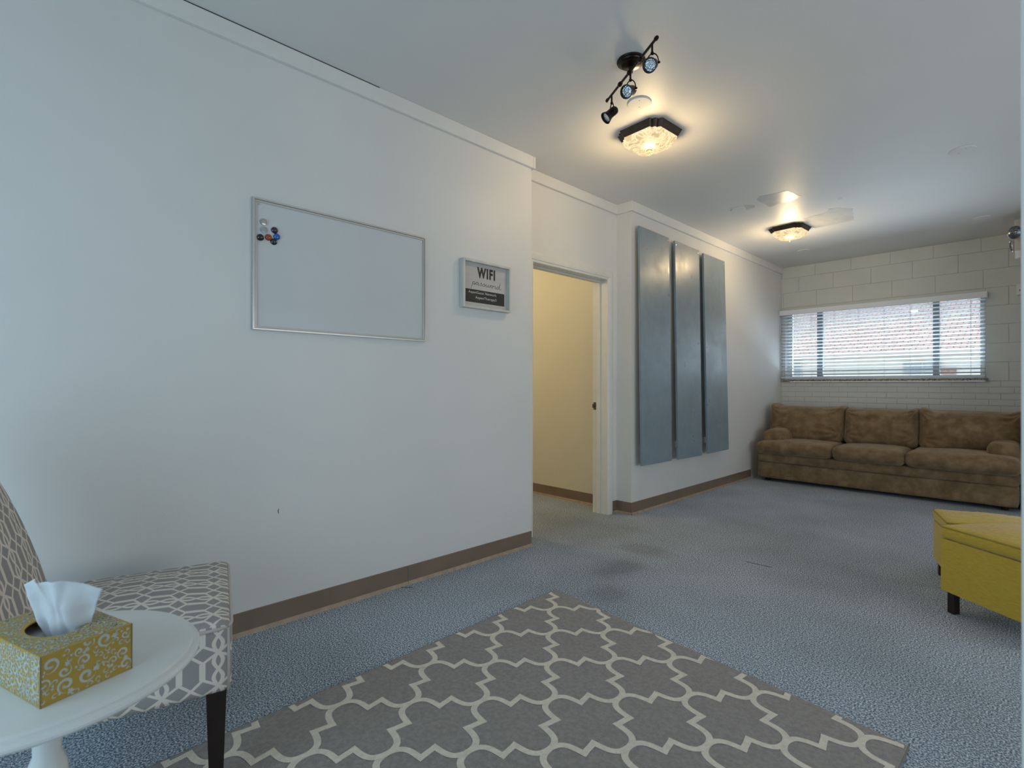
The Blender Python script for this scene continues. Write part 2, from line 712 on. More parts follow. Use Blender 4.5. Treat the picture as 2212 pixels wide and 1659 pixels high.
def piece(name, x0, x1, z0, z1, jz=.0022):
    if x1 - x0 < .012:
        return
    g = .0018
    bm = bmesh.new()
    d = rnd.uniform(-.0006, .0006)
    bx(bm, x0 + g, x1 - g, YF + d, YF + .006, z0 + jz, z1 - jz, .0016, 1)
    finish(name, bm, M['block'], far)


zs = [1.155, 1.350, 1.547, 1.744, 1.939, 2.130, 2.325, 2.520, H + .01]
PS = [-.26 - .394 * n for n in range(-1, 7)]
QS = [-.47 - .3925 * n for n in range(-2, 7)]
XW0, XW1 = XB, -.125
for k in range(8):
    z0, z1 = zs[k], min(zs[k + 1], H)
    js = PS if k % 2 == 0 else QS
    js = {0: PS, 1: QS, 2: PS, 3: QS, 4: PS, 5: QS, 6: PS, 7: QS}[k]
    if k == 5:
        js = [-.455 - .392 * n for n in range(-2, 7)]
    xs = sorted([XW0] + [x for x in js if XW0 < x < XW1] + [XW1])
    for a, b in zip(xs, xs[1:]):
        if k <= 4:      # beside the window only
            top = min(z1, 2.13)
            if b <= WX1 + .01 and a >= WX0 - .01:
                if k == 4:
                    pass
                continue
            if a < WX1 < b:
                a = WX1
            if a < WX0 < b:
                b = WX0
            if a >= WX0 and b <= WX1:
                continue
        piece('block', a, b, z0, z1)
box('lintel', WX0, WX1, YF - .001, YF + .012, WZ1, 2.128, M['block'], far, .0015, 1)
r0 = 1.155
for k in range(7):
    z1 = r0 - k * .0655
    z0 = z1 - .0655
    off = -2.164 if k % 2 == 0 else -2.266
    if k == 0:
        off = -2.266
    elif k == 1:
        off = -2.164
    else:
        off = -2.266 if k % 2 == 0 else -2.164
    js = [off + .1945 * n for n in range(-2, 14)]
    xs = sorted([XW0] + [x for x in js if XW0 < x < XW1] + [XW1])
    for a, b in zip(xs, xs[1:]):
        piece('brick', a, b, z0, z1, .0035)
box('brick_course', XW0, XW1, YF + .001, YF + .006, .103, r0 - 7 * .0655, M['block'], far)


# crown boards
def trim(name, x0, x1, y0, y1, z0=2.585, z1=H):
    return structure(box(name, x0, x1, y0, y1, z0, z1, M['trim'], None, .002, 1))


CT = .021
trim('trim_1', XL, XL + CT, YB, Y1 - .0008, 2.587)
trim('trim_2', XA, XA + CT, Y1, Y2 - CT)
trim('trim_3', XA, XB + CT, Y2 - CT, Y2)
trim('trim_4', XB, XB + CT, Y2, YF - .01)
trim('trim_5', XL - .02, XL + CT, Y1, Y1 + CT, 2.587)


# vinyl baseboards with a worn toe
def base(name, pts, side=1):
    """pts: floor polyline; normal side to the room; one object, profile extruded"""
    bm = bmesh.new()
    mats = []
    for (x0, y0), (x1, y1) in zip(pts, pts[1:]):
        d = Vector((x1 - x0, y1 - y0, 0)).normalized()
        n = Vector((d.y, -d.x, 0)) * side
        prof = [(0, .103), (.004, .1005), (.005, .018), (.011, .008), (.014, .0), (0, 0)]
        ra = [bm.verts.new(Vector((x0, y0, 0)) + n * a + Vector((0, 0, z)) - d * a * 0) for a, z in prof]
        rb = [bm.verts.new(Vector((x1, y1, 0)) + n * a + Vector((0, 0, z))) for a, z in prof]
        for i in range(len(prof) - 1):
            f = bm.faces.new((ra[i], ra[i + 1], rb[i + 1], rb[i]))
            if i >= 2 and i < 4:
                f.material_index = 1
        bm.faces.new(ra)
        bm.faces.new(rb[::-1])
    o = finish(name, bm, [M['vinyl'], M['vinyl_toe']])
    return structure(o)


base('baseboard_left', [(XL, YB), (XL, 1.549)])
base('baseboard_left', [(XL, 1.5505), (XL, Y1 + .002)])
base('baseboard_recess', [(XA, D1 + .078), (XA, Y2)])
base('baseboard_recess', [(XA, Y2), (XB + .004, Y2)])
base('baseboard_left', [(XB, Y2 - .004), (XB, 3.915)])
base('baseboard_left', [(XB, 3.9165), (XB, 6.30)])
base('baseboard_hall', [(-5.1, 3.80), (-2.72, 3.80)])

# dark strip as shade of the gap above the near crown board, scuff on the wall, carpet seams
t1 = bpy.data.objects['trim_1']
box('seam_shade', XL + CT - .004, XL + CT + .0006, .30, 1.36, H - .0042, H - .0002, M['gap_dark'], t1)
wl = bpy.data.objects['wall_left']
bm = bmesh.new()
tube(bm, [(XL, .862, .532), (XL + .0004, .858, .524), (XL + .0004, .859, .514), (XL, .861, .508)], [.0008, .0016, .0016, .0006], 6)
finish('scuff_mark', bm, M['gap_dark'], wl)
fl = bpy.data.objects['floor']
for (p, q) in (((-2.43, 1.500), (-2.385, 1.545)), ((-1.30, 3.278), (-1.20, 3.281)), ((-1.21, 3.281), (-1.145, 3.284))):
    bm = bmesh.new()
    tube(bm, [(*p, .0005), (*q, .0005)], .0016, 6)
    finish('carpet_seam', bm, M['gap_dark'], fl)

# door opening: casing on the room side and jambs
door = empty('door_1')
structure(door)


def casing_profile(bm, p0, p1, n, w, inner, outer_shift):
    pass


def casing_leg(name, y_in, y_out, z1_in, z1_out):
    """rounded, stepped casing; inner edge y_in, outer edge y_out"""
    s = 1 if y_out > y_in else -1
    w = abs(y_out - y_in)
    prof = [(0, 0), (0, .010), (.006, .013), (.016, .010), (.020, .016), (.045, .020), (.062, .018), (w, .010), (w, 0)]
    bm = bmesh.new()
    lo = [bm.verts.new((XA + t, y_in + s * q, 0)) for q, t in prof]
    hi = [bm.verts.new((XA + t, y_in + s * q, z1_in + (z1_out - z1_in) * q / w)) for q, t in prof]
    n = len(prof)
    for i in range(n):
        j = (i + 1) % n
        bm.faces.new((lo[i], lo[j], hi[j], hi[i]))
    bm.faces.new(lo)
    bm.faces.new(hi)
    return finish(name, bm, M['casing'], door, auto=30)


w = .075
casing_leg('casing', D1, D1 + w, DH, DH + w)
casing_leg('casing', D0, D0 - w, DH, DH + w)
bm = bmesh.new()
prof = [(0, 0), (0, .010), (.006, .013), (.016, .010), (.020, .016), (.045, .022), (.062, .020), (w, .010), (w, 0)]
a = [bm.verts.new((XA + t, D0 - q, DH + q)) for q, t in prof]
b = [bm.verts.new((XA + t, D1 + q, DH + q)) for q, t in prof]
for i in range(len(prof)):
    j = (i + 1) % len(prof)
    bm.faces.new((a[i], a[j], b[j], b[i]))
bm.faces.new(a)
bm.faces.new(b)
finish('head_casing', bm, M['casing'], door, auto=30)
jx0 = -2.735
box('jamb', jx0, XA, D1, D1 + .02, 0, DH, M['casing'], door)
box('jamb', jx0, XA, D0 - .02, D0, 0, DH, M['casing'], door)
box('head_jamb', jx0, XA, D0 - .02, D1 + .02, DH, DH + .02, M['casing'], door)
box('door_stop', -2.690, -2.655, D1 - .012, D1, 0, DH - .012, M['casing'], door, .002, 1)
box('door_stop', -2.690, -2.655, D0, D1, DH - .012, DH, M['casing'], door, .002, 1)
st = box('strike_plate', -2.728, -2.700, D1 - .0025, D1, .89, .955, M['steel'], door, .001, 1)
box('latch_hole', -2.719, -2.708, D1 - .0032, D1 - .002, .912, .932, M['black'], st)
box('strike_lip', -2.738, -2.726, D1 - .004, D1, .906, .940, M['steel'], st)


# ceiling patches where the paint was left out
def patch(pts, name='bare_patch'):
    bm = bmesh.new()
    P = []
    n = len(pts)
    for i in range(n):
        a, b = Vector(pts[i]), Vector(pts[(i + 1) % n])
        for k in range(6):
            t = k / 6
            q = a.lerp(b, t)
            j = noise.noise(Vector((q.x * 14, q.y * 14, 3))) * .016
            P.append((q.x + j, q.y + j * .7))
    vs = [bm.verts.new((x, y, H - .0012)) for x, y in P]
    vt = [bm.verts.new((x, y, H)) for x, y in P]
    bm.faces.new(vs)
    for i in range(len(P)):
        j = (i + 1) % len(P)
        bm.faces.new((vs[i], vt[i], vt[j], vs[j]))
    return finish(name, bm, M['patch'], ceil)


patch([(-1.690, 4.470), (-1.633, 4.408), (-1.433, 4.442), (-1.417, 4.513), (-1.400, 4.640), (-1.428, 4.693), (-1.55, 4.70), (-1.672, 4.733)])
patch([(-1.571, 5.288), (-1.365, 5.251), (-1.329, 5.159), (-1.267, 5.185), (-1.18, 5.30), (-1.213, 5.448), (-1.251, 5.68), (-1.585, 5.698), (-1.60, 5.5)])
patch([(-1.81, 4.516), (-1.747, 4.581), (-1.765, 4.665), (-1.845, 4.653)])
patch([(-1.195, 4.93), (-1.165, 4.93), (-1.175, 4.98), (-1.205, 4.97)])

# far window: frame, panes, sill
win = empty('window_1')
structure(win)
FY = YF + .11
bm = bmesh.new()
bx(bm, WX0, WX0 + .055, FY, FY + .05, WZ0 + .04, WZ1 - .04)
bx(bm, WX1 - .045, WX1, FY, FY + .05, WZ0 + .04, WZ1 - .04)
bx(bm, WX0, WX1, FY, FY + .05, WZ0, WZ0 + .04)
bx(bm, WX0, WX1, FY, FY + .05, WZ1 - .04, WZ1)
finish('window_frame', bm, M['whiteframe'], win)
box('mullion', -2.045, -1.985, FY - .01, FY + .06, WZ0 + .04, WZ1 - .04, M['darkframe'], win)
box('mullion', -.880, -.826, FY - .01, FY + .06, WZ0 + .04, WZ1 - .04, M['darkframe'], win)
for a, b in ((WX0 + .055, -2.045), (-1.985, -.880), (-.826, WX1 - .045)):
    box('pane', a, b, FY + .02, FY + .026, WZ0 + .04, WZ1 - .04, M['glass'], win)
bm = bmesh.new()
for x in (WX0, WX1):
    s = 1 if x == WX0 else -1
    bx(bm, min(x, x + s * .008), max(x, x + s * .008), YF + .0, YF + .2, WZ0, WZ1)
bx(bm, WX0, WX1, YF, YF + .2, WZ1 - .006, WZ1)
finish('window_reveal', bm, M['block'], win)
box('window_sill', -2.430, -.416, YF - .035, YF + .2, WZ0 - .027, WZ0, M['granite'], win, .003, 1)

# white slatted blind
bl = empty('window_blind', (-1.43, YF - .04, 2.09), 0, 'wide white horizontal slat blind lowered over the window above the brown sofa', 'blind')
O = Vector((-1.43, YF - .04, 2.09))


def rel(o, base_):
    o.location = -Vector(base_)
    return o


bm = bmesh.new()
bx(bm, -2.440, -.418, YF - .082, YF - .070, 2.024, 2.088, .003, 2)
bx(bm, -.426, -.418, YF - .075, YF - .003, 2.024, 2.088)
bx(bm, -2.440, -2.434, YF - .075, YF - .003, 2.024, 2.088)
rel(finish('valance', bm, M['slat'], bl), O)
rel(box('head_rail', -2.430, -.430, YF - .062, YF - .012, 2.045, 2.086, M['slat'], bl), O)
T = R(13)
slat_me = None
NS = 19
for k in range(NS):
    z = 1.243 + k * .0425
    if slat_me is None:
        bm = bmesh.new()
        hw, th = .025, .0026
        for s in range(6):
            pass
        pr = []
        for s in range(7):
            q = -hw + 2 * hw * s / 6
            pr.append((q, .0022 * (1 - (q / hw) ** 2)))
        top = [(a, b + th) for a, b in pr][::-1]
        ring = pr + top
        va = [bm.verts.new((-.9975, a, b)) for a, b in ring]
        vb = [bm.verts.new((.9975, a, b)) for a, b in ring]
        n = len(ring)
        for i in range(n):
            j = (i + 1) % n
            bm.faces.new((va[i], va[j], vb[j], vb[i]))
        bm.faces.new(va)
        bm.faces.new(vb)
        o = finish('slat', bm, M['slat'], bl)
        slat_me = o.data
    else:
        o = bpy.data.objects.new('slat', slat_me)
        COL.objects.link(o)
        o.parent = bl
    o.location = Vector((-1.4325 + rnd.uniform(-.001, .001), YF - .037, z)) - O
    o.rotation_euler = (-T, rnd.uniform(-.0012, .0012), 0)
rel(box('bottom_rail', -2.430, -.435, YF - .060, YF - .014, 1.1985, 1.217, M['slat'], bl, .003, 1), O)
for x in (-2.300, -2.067, -1.815, -1.561, -1.306, -1.062, -.807, -.549):
    bm = bmesh.new()
    tube(bm, [(x, YF - .0645, 1.205), (x, YF - .0645, 2.05)], .0012, 5)
    tube(bm, [(x, YF - .010, 1.205), (x, YF - .010, 2.05)], .0012, 5)
    rel(finish('ladder_cord', bm, M['cord'], bl), O)

# ------------------------------------------------------------------ outside: neighbouring house and street
structure(box('street', -40, 40, YF + .3, 60, -.6, -.5, M['gravel']))
hs = empty('house', (-4.5, 22, -.5), 0, 'pale single storey house with shingled roof seen through the far window', 'building')
HO = Vector((-4.5, 22, -.5))
rel(box('wall', -14, 8, 22, 27, -.5, 2.42, M['stucco'], hs), HO)
bm = bmesh.new()
rf = [(-14.5, 21.4, 2.20), (8.5, 21.4, 2.20), (8.5, 28.2, 4.62), (-14.5, 28.2, 4.62)]
# roof slab in its own frame so the shingles lie on the slope
o = None
L_ = math.hypot(28.2 - 21.4, 4.62 - 2.20)
bx(bm, -11.5, 11.5, 0, L_, -.06, 0)
ro = finish('roof', bm, M['shingle'], hs)
ro.location = Vector((-3, 21.4, 2.28)) - HO
ro.rotation_euler = (math.atan2(4.62 - 2.20, 28.2 - 21.4), 0, 0)
rel(box('gutter', -14.5, 8.5, 21.28, 21.42, 2.10, 2.25, M['fascia'], hs, .02, 2), HO)
rel(box('soffit', -14.5, 8.5, 21.42, 22, 2.14, 2.18, M['stucco'], hs), HO)
M['hglass'] = mat('neighbour window glass', (.45, .52, .56), .15)
M['hbrick'] = mat('neighbour sign brick', (.45, .25, .20), .85, var=.3, vscale=12)
for (a, b, c, d) in ((-3.42, -2.33, 1.46, 1.95), (-7.10, -6.57, 1.40, 2.06), (-10.5, -9.4, 1.3, 2.0)):
    f = box('window', a, b, 21.94, 22.0, c, d, M['whiteframe'], hs)
    rel(f, HO)
    mid = (a + b) / 2
    for (u, v) in ((a + .05, mid - .02), (mid + .02, b - .05)):
        box('pane', u, v, 21.93, 21.945, c + .05, d - .05, M['hglass'], f)
rel(box('wall_sign', -2.39, -2.01, 21.93, 22, 1.48, 1.69, M['hbrick'], hs), HO)  # brick-red sign piece on the neighbour wall

# ------------------------------------------------------------------ sofa
def cushion(bm, x0, x1, y0, y1, z0, z1, r=.05, bulge=(.01, .01, .03), n=(16, 8, 6), nz=0, seed=0, fn=None):
    """rounded, inflated box; bulge per axis"""
    c = Vector(((x0 + x1) / 2, (y0 + y1) / 2, (z0 + z1) / 2))
    h = Vector(((x1 - x0) / 2, (y1 - y0) / 2, (z1 - z0) / 2))
    verts = {}
    nx, ny, nzz = n

    def key(i, j, k):
        if (i, j, k) in verts:
            return verts[(i, j, k)]
        p = Vector((i / nx * 2 - 1, j / ny * 2 - 1, k / nzz * 2 - 1))
        # denser towards borders
        q = Vector([math.copysign(abs(t) ** .8, t) for t in p])
        P = Vector((q.x * h.x, q.y * h.y, q.z * h.z))
        inner = Vector([max(-(h[a] - r), min(h[a] - r, P[a])) for a in range(3)])
        d = P - inner
        if d.length > 1e-9:
            P = inner + d.normalized() * r
        e = Vector([P[a] / h[a] for a in range(3)])
        for a in range(3):
            o1, o2 = (a + 1) % 3, (a + 2) % 3
            P[a] += math.copysign(1, P[a]) * bulge[a] * max(0, 1 - e[o1] ** 2) * max(0, 1 - e[o2] ** 2) * abs(e[a]) ** 2
        if nz:
            s = Vector((seed * 3.1, seed * 1.7, seed))
            P += Vector((noise.noise(P * 5 + s), noise.noise(P * 5 + s + Vector((9, 0, 0))), noise.noise(P * 5 + s + Vector((0, 9, 0))))) * nz
            P += Vector((0, 1, 0)) * noise.noise(P * 14 + s) * nz * .4
        if fn:
            P = fn(P, e)
        v = bm.verts.new(c + P)
        verts[(i, j, k)] = v
        return v
    for i in range(nx):
        for j in range(ny):
            for k in (0, nzz):
                bm.faces.new([key(i, j, k), key(i + 1, j, k), key(i + 1, j + 1, k), key(i, j + 1, k)])
    for i in range(nx):
        for k in range(nzz):
            for j in (0, ny):
                bm.faces.new([key(i, j, k), key(i + 1, j, k), key(i + 1, j, k + 1), key(i, j, k + 1)])
    for j in range(ny):
        for k in range(nzz):
            for i in (0, nx):
                bm.faces.new([key(i, j, k), key(i, j + 1, k), key(i, j + 1, k + 1), key(i, j, k + 1)])


SO = Vector((-1.25, 6.75, 0))
sofa = empty('sofa', SO, 0, 'long brown brushed fabric three-seat sofa under the far window', 'sofa')


def sofapart(name, bm, smooth=True, parent=None):
    o = finish(name, bm, M['sofa'], parent or sofa, smooth=smooth)
    if parent is None:
        o.location = -SO
    return o


bm = bmesh.new()
cushion(bm, -2.338, -.160, 6.225, 7.18, .036, .222, .018, (0, .006, 0), (30, 6, 6), .004, 1)
sofapart('base', bm)
bm = bmesh.new()
cushion(bm, -2.334, -.156, 6.222, 7.16, .216, .322, .022, (0, .012, 0), (30, 6, 6), .003, 2)
sofapart('front_rail', bm)
bm = bmesh.new()
cushion(bm, -2.30, -.17, 6.98, 7.22, .20, .80, .05, (0, .01, .01), (20, 4, 8), .004, 3)
sofapart('back_frame', bm)


def arm(x0, x1, seed):
    bm = bmesh.new()
    # rolled top arm: front-rounded pillow over a slab
    cushion(bm, x0, x1, 6.335, 7.16, .30, .578, .055, (.008, .006, .022), (12, 16, 10), .003, seed)
    sofapart('arm', bm)


arm(-2.322, -2.085, 4)
arm(-.375, -.150, 5)


def seat(x0, x1, y0, y1, zt, seed, ear=None):
    bm = bmesh.new()
    cushion(bm, x0, x1, y0, y1, .318, zt, .058, (.004, .022, .022), (18, 12, 8), .006, seed)
    if ear is not None:      # T-shaped end that wraps round the front of the arm
        a, b = ear
        bm2 = bm
        cushion(bm2, a, b, y0 + .002, 6.352, .320, zt - .004, .056, (.004, .014, .010), (8, 5, 8), .004, seed + 10)
    o = sofapart('seat_cushion', bm)
    return o


seat(-2.336, -1.568, 6.165, 6.80, .462, 11)
seat(-1.565, -.945, 6.155, 6.80, .462, 12)
seat(-.942, -.142, 6.150, 6.80, .472, 13)


def backc(x0, x1, seed, ztop, earl, earr, z0=.445):
    bm = bmesh.new()
    W_ = x1 - x0

    def fn(P, e):
        # lean back, sag between the corner ears, pinch at the sides
        z = e.z
        P.y += .085 * (z * .5 + .5)
        if z > 0:
            P.z += z * (-.034 + .125 * (max(0, abs(e.x) - .70) / .30) ** 1.5 * (earr if e.x > 0 else earl))
        P.x += -math.copysign(1, e.x) * abs(e.x) * .012 * math.cos(z * PI / 2)
        # diagonal pull folds near the corners and lower sides
        f = 0
        for sx in (-1, 1):
            for (cx, cz, kk, ph) in ((.95, .80, 7, 0), (.95, -.45, 8, 1)):
                dx, dz = e.x * sx - cx, z - cz
                rr = math.hypot(dx * 1.3, dz)
                f += math.sin(math.atan2(dz, dx) * kk + ph + seed) * math.exp(-rr * 2.6) * .026 * min(1, rr * 3) * (.5 + 1.1 * abs(noise.noise(Vector((e.x * 4, z * 4, seed)))) * 1.6)
        P.y -= f * (1 if e.y < 0 else 0)
        return P
    cushion(bm, x0, x1, 6.62, 6.92, z0, ztop, .080, (.012, .060, .012), (52, 6, 34), .010, seed, fn)
    return sofapart('back_cushion', bm)


backc(-2.372, -1.575, 21, .878, .7, .5)
backc(-1.580, -.905, 22, .868, .45, .55)
backc(-.915, -.118, 23, .868, .7, .55)
M['stain'] = mat('pale stain', (.24, .19, .13), .9)
bm = bmesh.new()
for (x, z) in ((-2.26, .018), (-.24, .018), (-2.26, 0), (-.24, 0)):
    pass
for x in (-2.25, -1.25, -.25):
    for y in (6.32, 7.08):
        pass
for x in (-2.25, -.25):
    for y in (6.32, 7.08):
        bm = bmesh.new()
        lathe(bm, [(0, 0), (.025, 0), (.030, .042), (0, .042)], 12, (x, y, 0))
        finish('foot', bm, M['dark_wood'], sofa).location = -SO


# ------------------------------------------------------------------ ottomans
def ottoman(P0, e1, e2, L1, L2, ztop, zbot, label):
    """P0 top-left corner, e1 and e2 horizontal edge directions"""
    e1, e2 = Vector((*e1, 0)).normalized(), Vector((*e2, 0)).normalized()
    P0 = Vector((*P0, 0))
    ctr = P0 + e1 * L1 / 2 + e2 * L2 / 2
    root = empty('ottoman', ctr, 0, label, 'ottoman', 'mustard ottomans by the sofa')

    def mp(bm, vs=None):
        for v in (vs or bm.verts):
            v.co = e1 * v.co.x + e2 * v.co.y + Vector((0, 0, v.co.z))
    a, b = L1 / 2, L2 / 2
    zl = ztop - .062
    bm = bmesh.new()
    cushion(bm, -a, a, -b, b, zbot, zl, .008, (.003, .003, 0), (6, 6, 4), .001, 3)
    mp(bm)
    finish('body', bm, M['mustard'], root, auto=50)
    bm = bmesh.new()
    cushion(bm, -a - .002, a + .002, -b - .002, b + .002, zl + .0015, ztop, .016, (.002, .002, .022), (22, 22, 4), .0015, 5,
            fn=lambda P, e: P + Vector((0, 0, (.0035 * math.sin((e.x * 3 + e.y * 9) * 3) * math.exp(-((e.x + .75) ** 2 + (e.y - .1) ** 2) * 5)) if e.z > .3 else 0)))
    mp(bm)
    lid = finish('lid', bm, M['mustard'], root, smooth=True)
    bm = bmesh.new()
    for z in (ztop - .006,):
        pts = []
        rr = .014
        for cx, cy, a0 in ((a - rr, b - rr, 0), (-a + rr, b - rr, 90), (-a + rr, -b + rr, 180), (a - rr, -b + rr, 270)):
            for k in range(5):
                t = R(a0 + 90 * k / 4)
                pts.append((cx + rr * math.cos(t), cy + rr * math.sin(t), z))
        tube(bm, pts, .0042, 6, closed=True)
    mp(bm)
    finish('piping', bm, M['mustard_pipe'], lid, smooth=True)
    for sx in (-1, 1):
        for sy in (-1, 1):
            bm = bmesh.new()
            x, y = sx * (a - .036), sy * (b - .036)
            bx(bm, x - .017, x + .017, y - .017, y + .017, 0, zbot + .002, .002, 1)
            mp(bm)
            finish('leg', bm, M['dark_wood'], root)
    return root


ottoman((-.360, 3.257), (.60, .80), (.80, -.60), .40, .44, .420, .102, 'nearer mustard yellow fabric ottoman on dark legs, at the right edge')
ottoman((-.463, 3.895), (.287, -.958), (.958, .287), .345, .45, .376, .088, 'farther mustard yellow ottoman, partly hidden behind the nearer one')

# ------------------------------------------------------------------ rug
rug = empty('area_rug', (-1.05, 1.0, 0), 0, 'grey rug with cream trellis lattice on the blue carpet', 'rug')
RO = Vector((-1.05, 1.0, 0))
rc = [Vector((-1.816, 2.069)), Vector((-.29, 1.945)), Vector((-.345, -.22)), Vector((-1.768, -.10))]


def inside(p, mgn=0):
    n = 4
    for i in range(n):
        a, b = rc[i], rc[(i + 1) % n]
        d = (b - a).normalized()
        nn = Vector((d.y, -d.x))
        if (p - a).dot(nn) < mgn:
            return False
    return True


bm = bmesh.new()
prism(bm, [tuple(p) for p in rc], 0.0, .009)
o = finish('pile', bm, M['rug'], rug)
o.location = -RO
bm = bmesh.new()
tube(bm, [(p.x, p.y, .0045) for p in rc], .0048, 6, closed=True)
o = finish('binding', bm, M['rug_edge'], rug, smooth=True)
o.location = -RO


def clip_poly(poly):
    out = poly
    for i in range(4):
        a, b = rc[i], rc[(i + 1) % 4]
        d = (b - a).normalized()
        nn = Vector((d.y, -d.x))
        res = []
        for k in range(len(out)):
            p, q = out[k], out[(k + 1) % len(out)]
            dp, dq = (p - a).dot(nn) - .006, (q - a).dot(nn) - .006
            if dp >= 0:
                res.append(p)
            if (dp >= 0) != (dq >= 0):
                t = dp / (dp - dq)
                res.append(p.lerp(q, t))
        out = res
        if len(out) < 3:
            return []
    return out


PF = [(0, 0), (.05, .035), (.10, .058), (.15, .068), (.20, .064), (.25, .045), (.30, .015), (.35, -.025), (.39, -.060), (.425, -.092),
      (.46, -.046), (.54, .046), (.575, .092), (.61, .060), (.65, .025), (.70, -.015), (.75, -.045), (.80, -.064), (.85, -.068), (.90, -.058), (.95, -.035), (1, 0)]
d1 = Vector((.1600, .1800))
d2 = Vector((.1600, -.1835))
J0 = Vector((-1.672, 1.881))
bm = bmesh.new()
hwid = .0105
for i in range(-14, 15):
    for j in range(-14, 15):
        P0 = J0 + d1 * i + d2 * j
        if not (-2.3 < P0.x < .1 and -.7 < P0.y < 2.5):
            continue
        for d, sg in ((d1, 1), (d2, -1)):
            Ld = d.length
            u = d / Ld
            nn = Vector((-u.y, u.x))
            pts = [P0 + d * t + nn * Ld * h * sg for t, h in PF]
            L1_, R1_ = [], []
            for k, p in enumerate(pts):
                a = pts[max(k - 1, 0)]
                b = pts[min(k + 1, len(pts) - 1)]
                t1 = (p - a).normalized() if k else (b - p).normalized()
                t2 = (b - p).normalized() if k < len(pts) - 1 else t1
                tt = (t1 + t2).normalized()
                m_ = Vector((-tt.y, tt.x))
                c_ = max(.62, m_.dot(Vector((-t1.y, t1.x))))
                L1_.append(p + m_ * hwid / c_)
                R1_.append(p - m_ * hwid / c_)
            for k in range(len(pts) - 1):
                q = clip_poly([R1_[k], R1_[k + 1], L1_[k + 1], L1_[k]])
                if q:
                    z = .0101 if sg > 0 else .0095
                    try:
                        f = bm.faces.new([bm.verts.new((v.x, v.y, z)) for v in q])
                        if f.normal.z < 0:
                            f.normal_flip()
                    except ValueError:
                        pass
bmesh.ops.dissolve_degenerate(bm, dist=1e-5, edges=bm.edges)
me = bpy.data.meshes.new('trellis_line')
bm.to_mesh(me)
bm.free()
me.materials.append(M['rug_line'])
o = bpy.data.objects.new('trellis_line', me)
COL.objects.link(o)
o.parent = rug
o.location = -RO
for f in me.polygons:
    pass

# ------------------------------------------------------------------ three slate blue panels
PN = (((3.801, 4.298), (2.464, 2.458), (.409, .405), .030, 'leftmost of the three tall slate blue wall panels, next to the doorway corner'),
      ((4.407, 4.887), (2.455, 2.451), (.403, .398), .036, 'middle of the three tall slate blue wall panels'),
      ((4.985, 5.478), (2.442, 2.441), (.402, .405), .046, 'rightmost of the three tall slate blue wall panels, nearest the sofa'))
for (ys, zt, zb, lean, lab) in PN:
    yc = (ys[0] + ys[1]) / 2
    root = empty('wall_panel', (XB, yc, .4), 0, lab, 'wall panel', 'slate blue wall panels')
    xt, xb = -2.395, -2.395 + lean
    bm = bmesh.new()
    th = .020
    vs = []
    for x, z, k in ((xt, zt, 0), (xb, zb, 1)):
        pass
    co = []
    for yi in (0, 1):
        for (xx, zz) in ((xt, zt[yi]), (xb, 1.1 + (zb[yi] - 1.1) * (-xb / 2.395)), (xb - th, 1.1 + (zb[yi] - 1.1) * (-xb / 2.395)), (xt - th, zt[yi])):
            co.append(bm.verts.new((xx, ys[yi], zz)))
    q = [(0, 1, 5, 4), (1, 2, 6, 5), (2, 3, 7, 6), (3, 0, 4, 7), (0, 3, 2, 1), (4, 5, 6, 7)]
    fs = [bm.faces.new([co[i] for i in f]) for f in q]
    bmesh.ops.bevel(bm, geom=list(bm.edges), offset=.002, segments=2, affect='EDGES')
    o = finish('board', bm, M['panelpaint'], root, auto=40)
    o.location = -Vector(root.location)
    zc = zb[0] + .10
    for (z_, xx) in ((zt[0] - .12, xt), (zb[0] + .14, xb)):
        o = box('cleat', XB, xx - th + .001, yc - .15, yc + .15, z_ - .03, z_ + .03, M['trim'], root)
        o.location = -Vector(root.location)
    for y in (ys[0] + .022, ys[1] - .022):
        bm = bmesh.new()
        lathe(bm, [(0, .0022), (.004, .0015), (.0055, 0), (0, 0)], 10, (xt + .0008, y, zt[0] - .035), align_z((1, 0, 0)))
        o = finish('screw', bm, M['chrome'], root)
        o.location = -Vector(root.location)

# ------------------------------------------------------------------ whiteboard
by0, by1, bz0, bz1 = .740, 1.655, 1.346, 1.937
WO = Vector((XL, (by0 + by1) / 2, bz0))
wb = empty('whiteboard', WO, 0, 'blank whiteboard in a thin aluminium frame on the left wall', 'whiteboard')
rel(box('writing_surface', XL + .004, XL + .010, by0 + .01, by1 - .01, bz0 + .01, bz1 - .01, M['board'], wb), WO)


def rect_frame(bm, y0, y1, z0, z1, prof, x0):
    """prof: list of (inset, height above x0)"""
    rings = []
    for ins, h in prof:
        rings.append([bm.verts.new((x0 + h, y, z)) for y, z in ((y0 + ins, z0 + ins), (y1 - ins, z0 + ins), (y1 - ins, z1 - ins), (y0 + ins, z1 - ins))])
    for a, b in zip(rings, rings[1:]):
        for i in range(4):
            j = (i + 1) % 4
            bm.faces.new((a[i], a[j], b[j], b[i]))
    return rings


bm = bmesh.new()
rect_frame(bm, by0, by1, bz0, bz1, [(0, 0), (0, .014), (.002, .018), (.009, .018), (.0095, .013)], XL)
rel(finish('frame', bm, M['alu'], wb), WO)
bm = bmesh.new()
rect_frame(bm, by0, by1, bz0, bz1, [(.0095, .012), (.0105, .0155), (.019, .0150), (.0195, .009)], XL)
rel(finish('inner_lip', bm, M['alu_in'], wb), WO)
for y in (by0 + .026, by1 - .026):
    bm = bmesh.new()
    lathe(bm, [(0, .004), (.003, .003), (.0042, 0), (0, 0)], 10, (XL + .010, y, bz1 - .028), align_z((1, 0, 0)))
    rel(finish('screw', bm, M['chrome'], wb), WO)

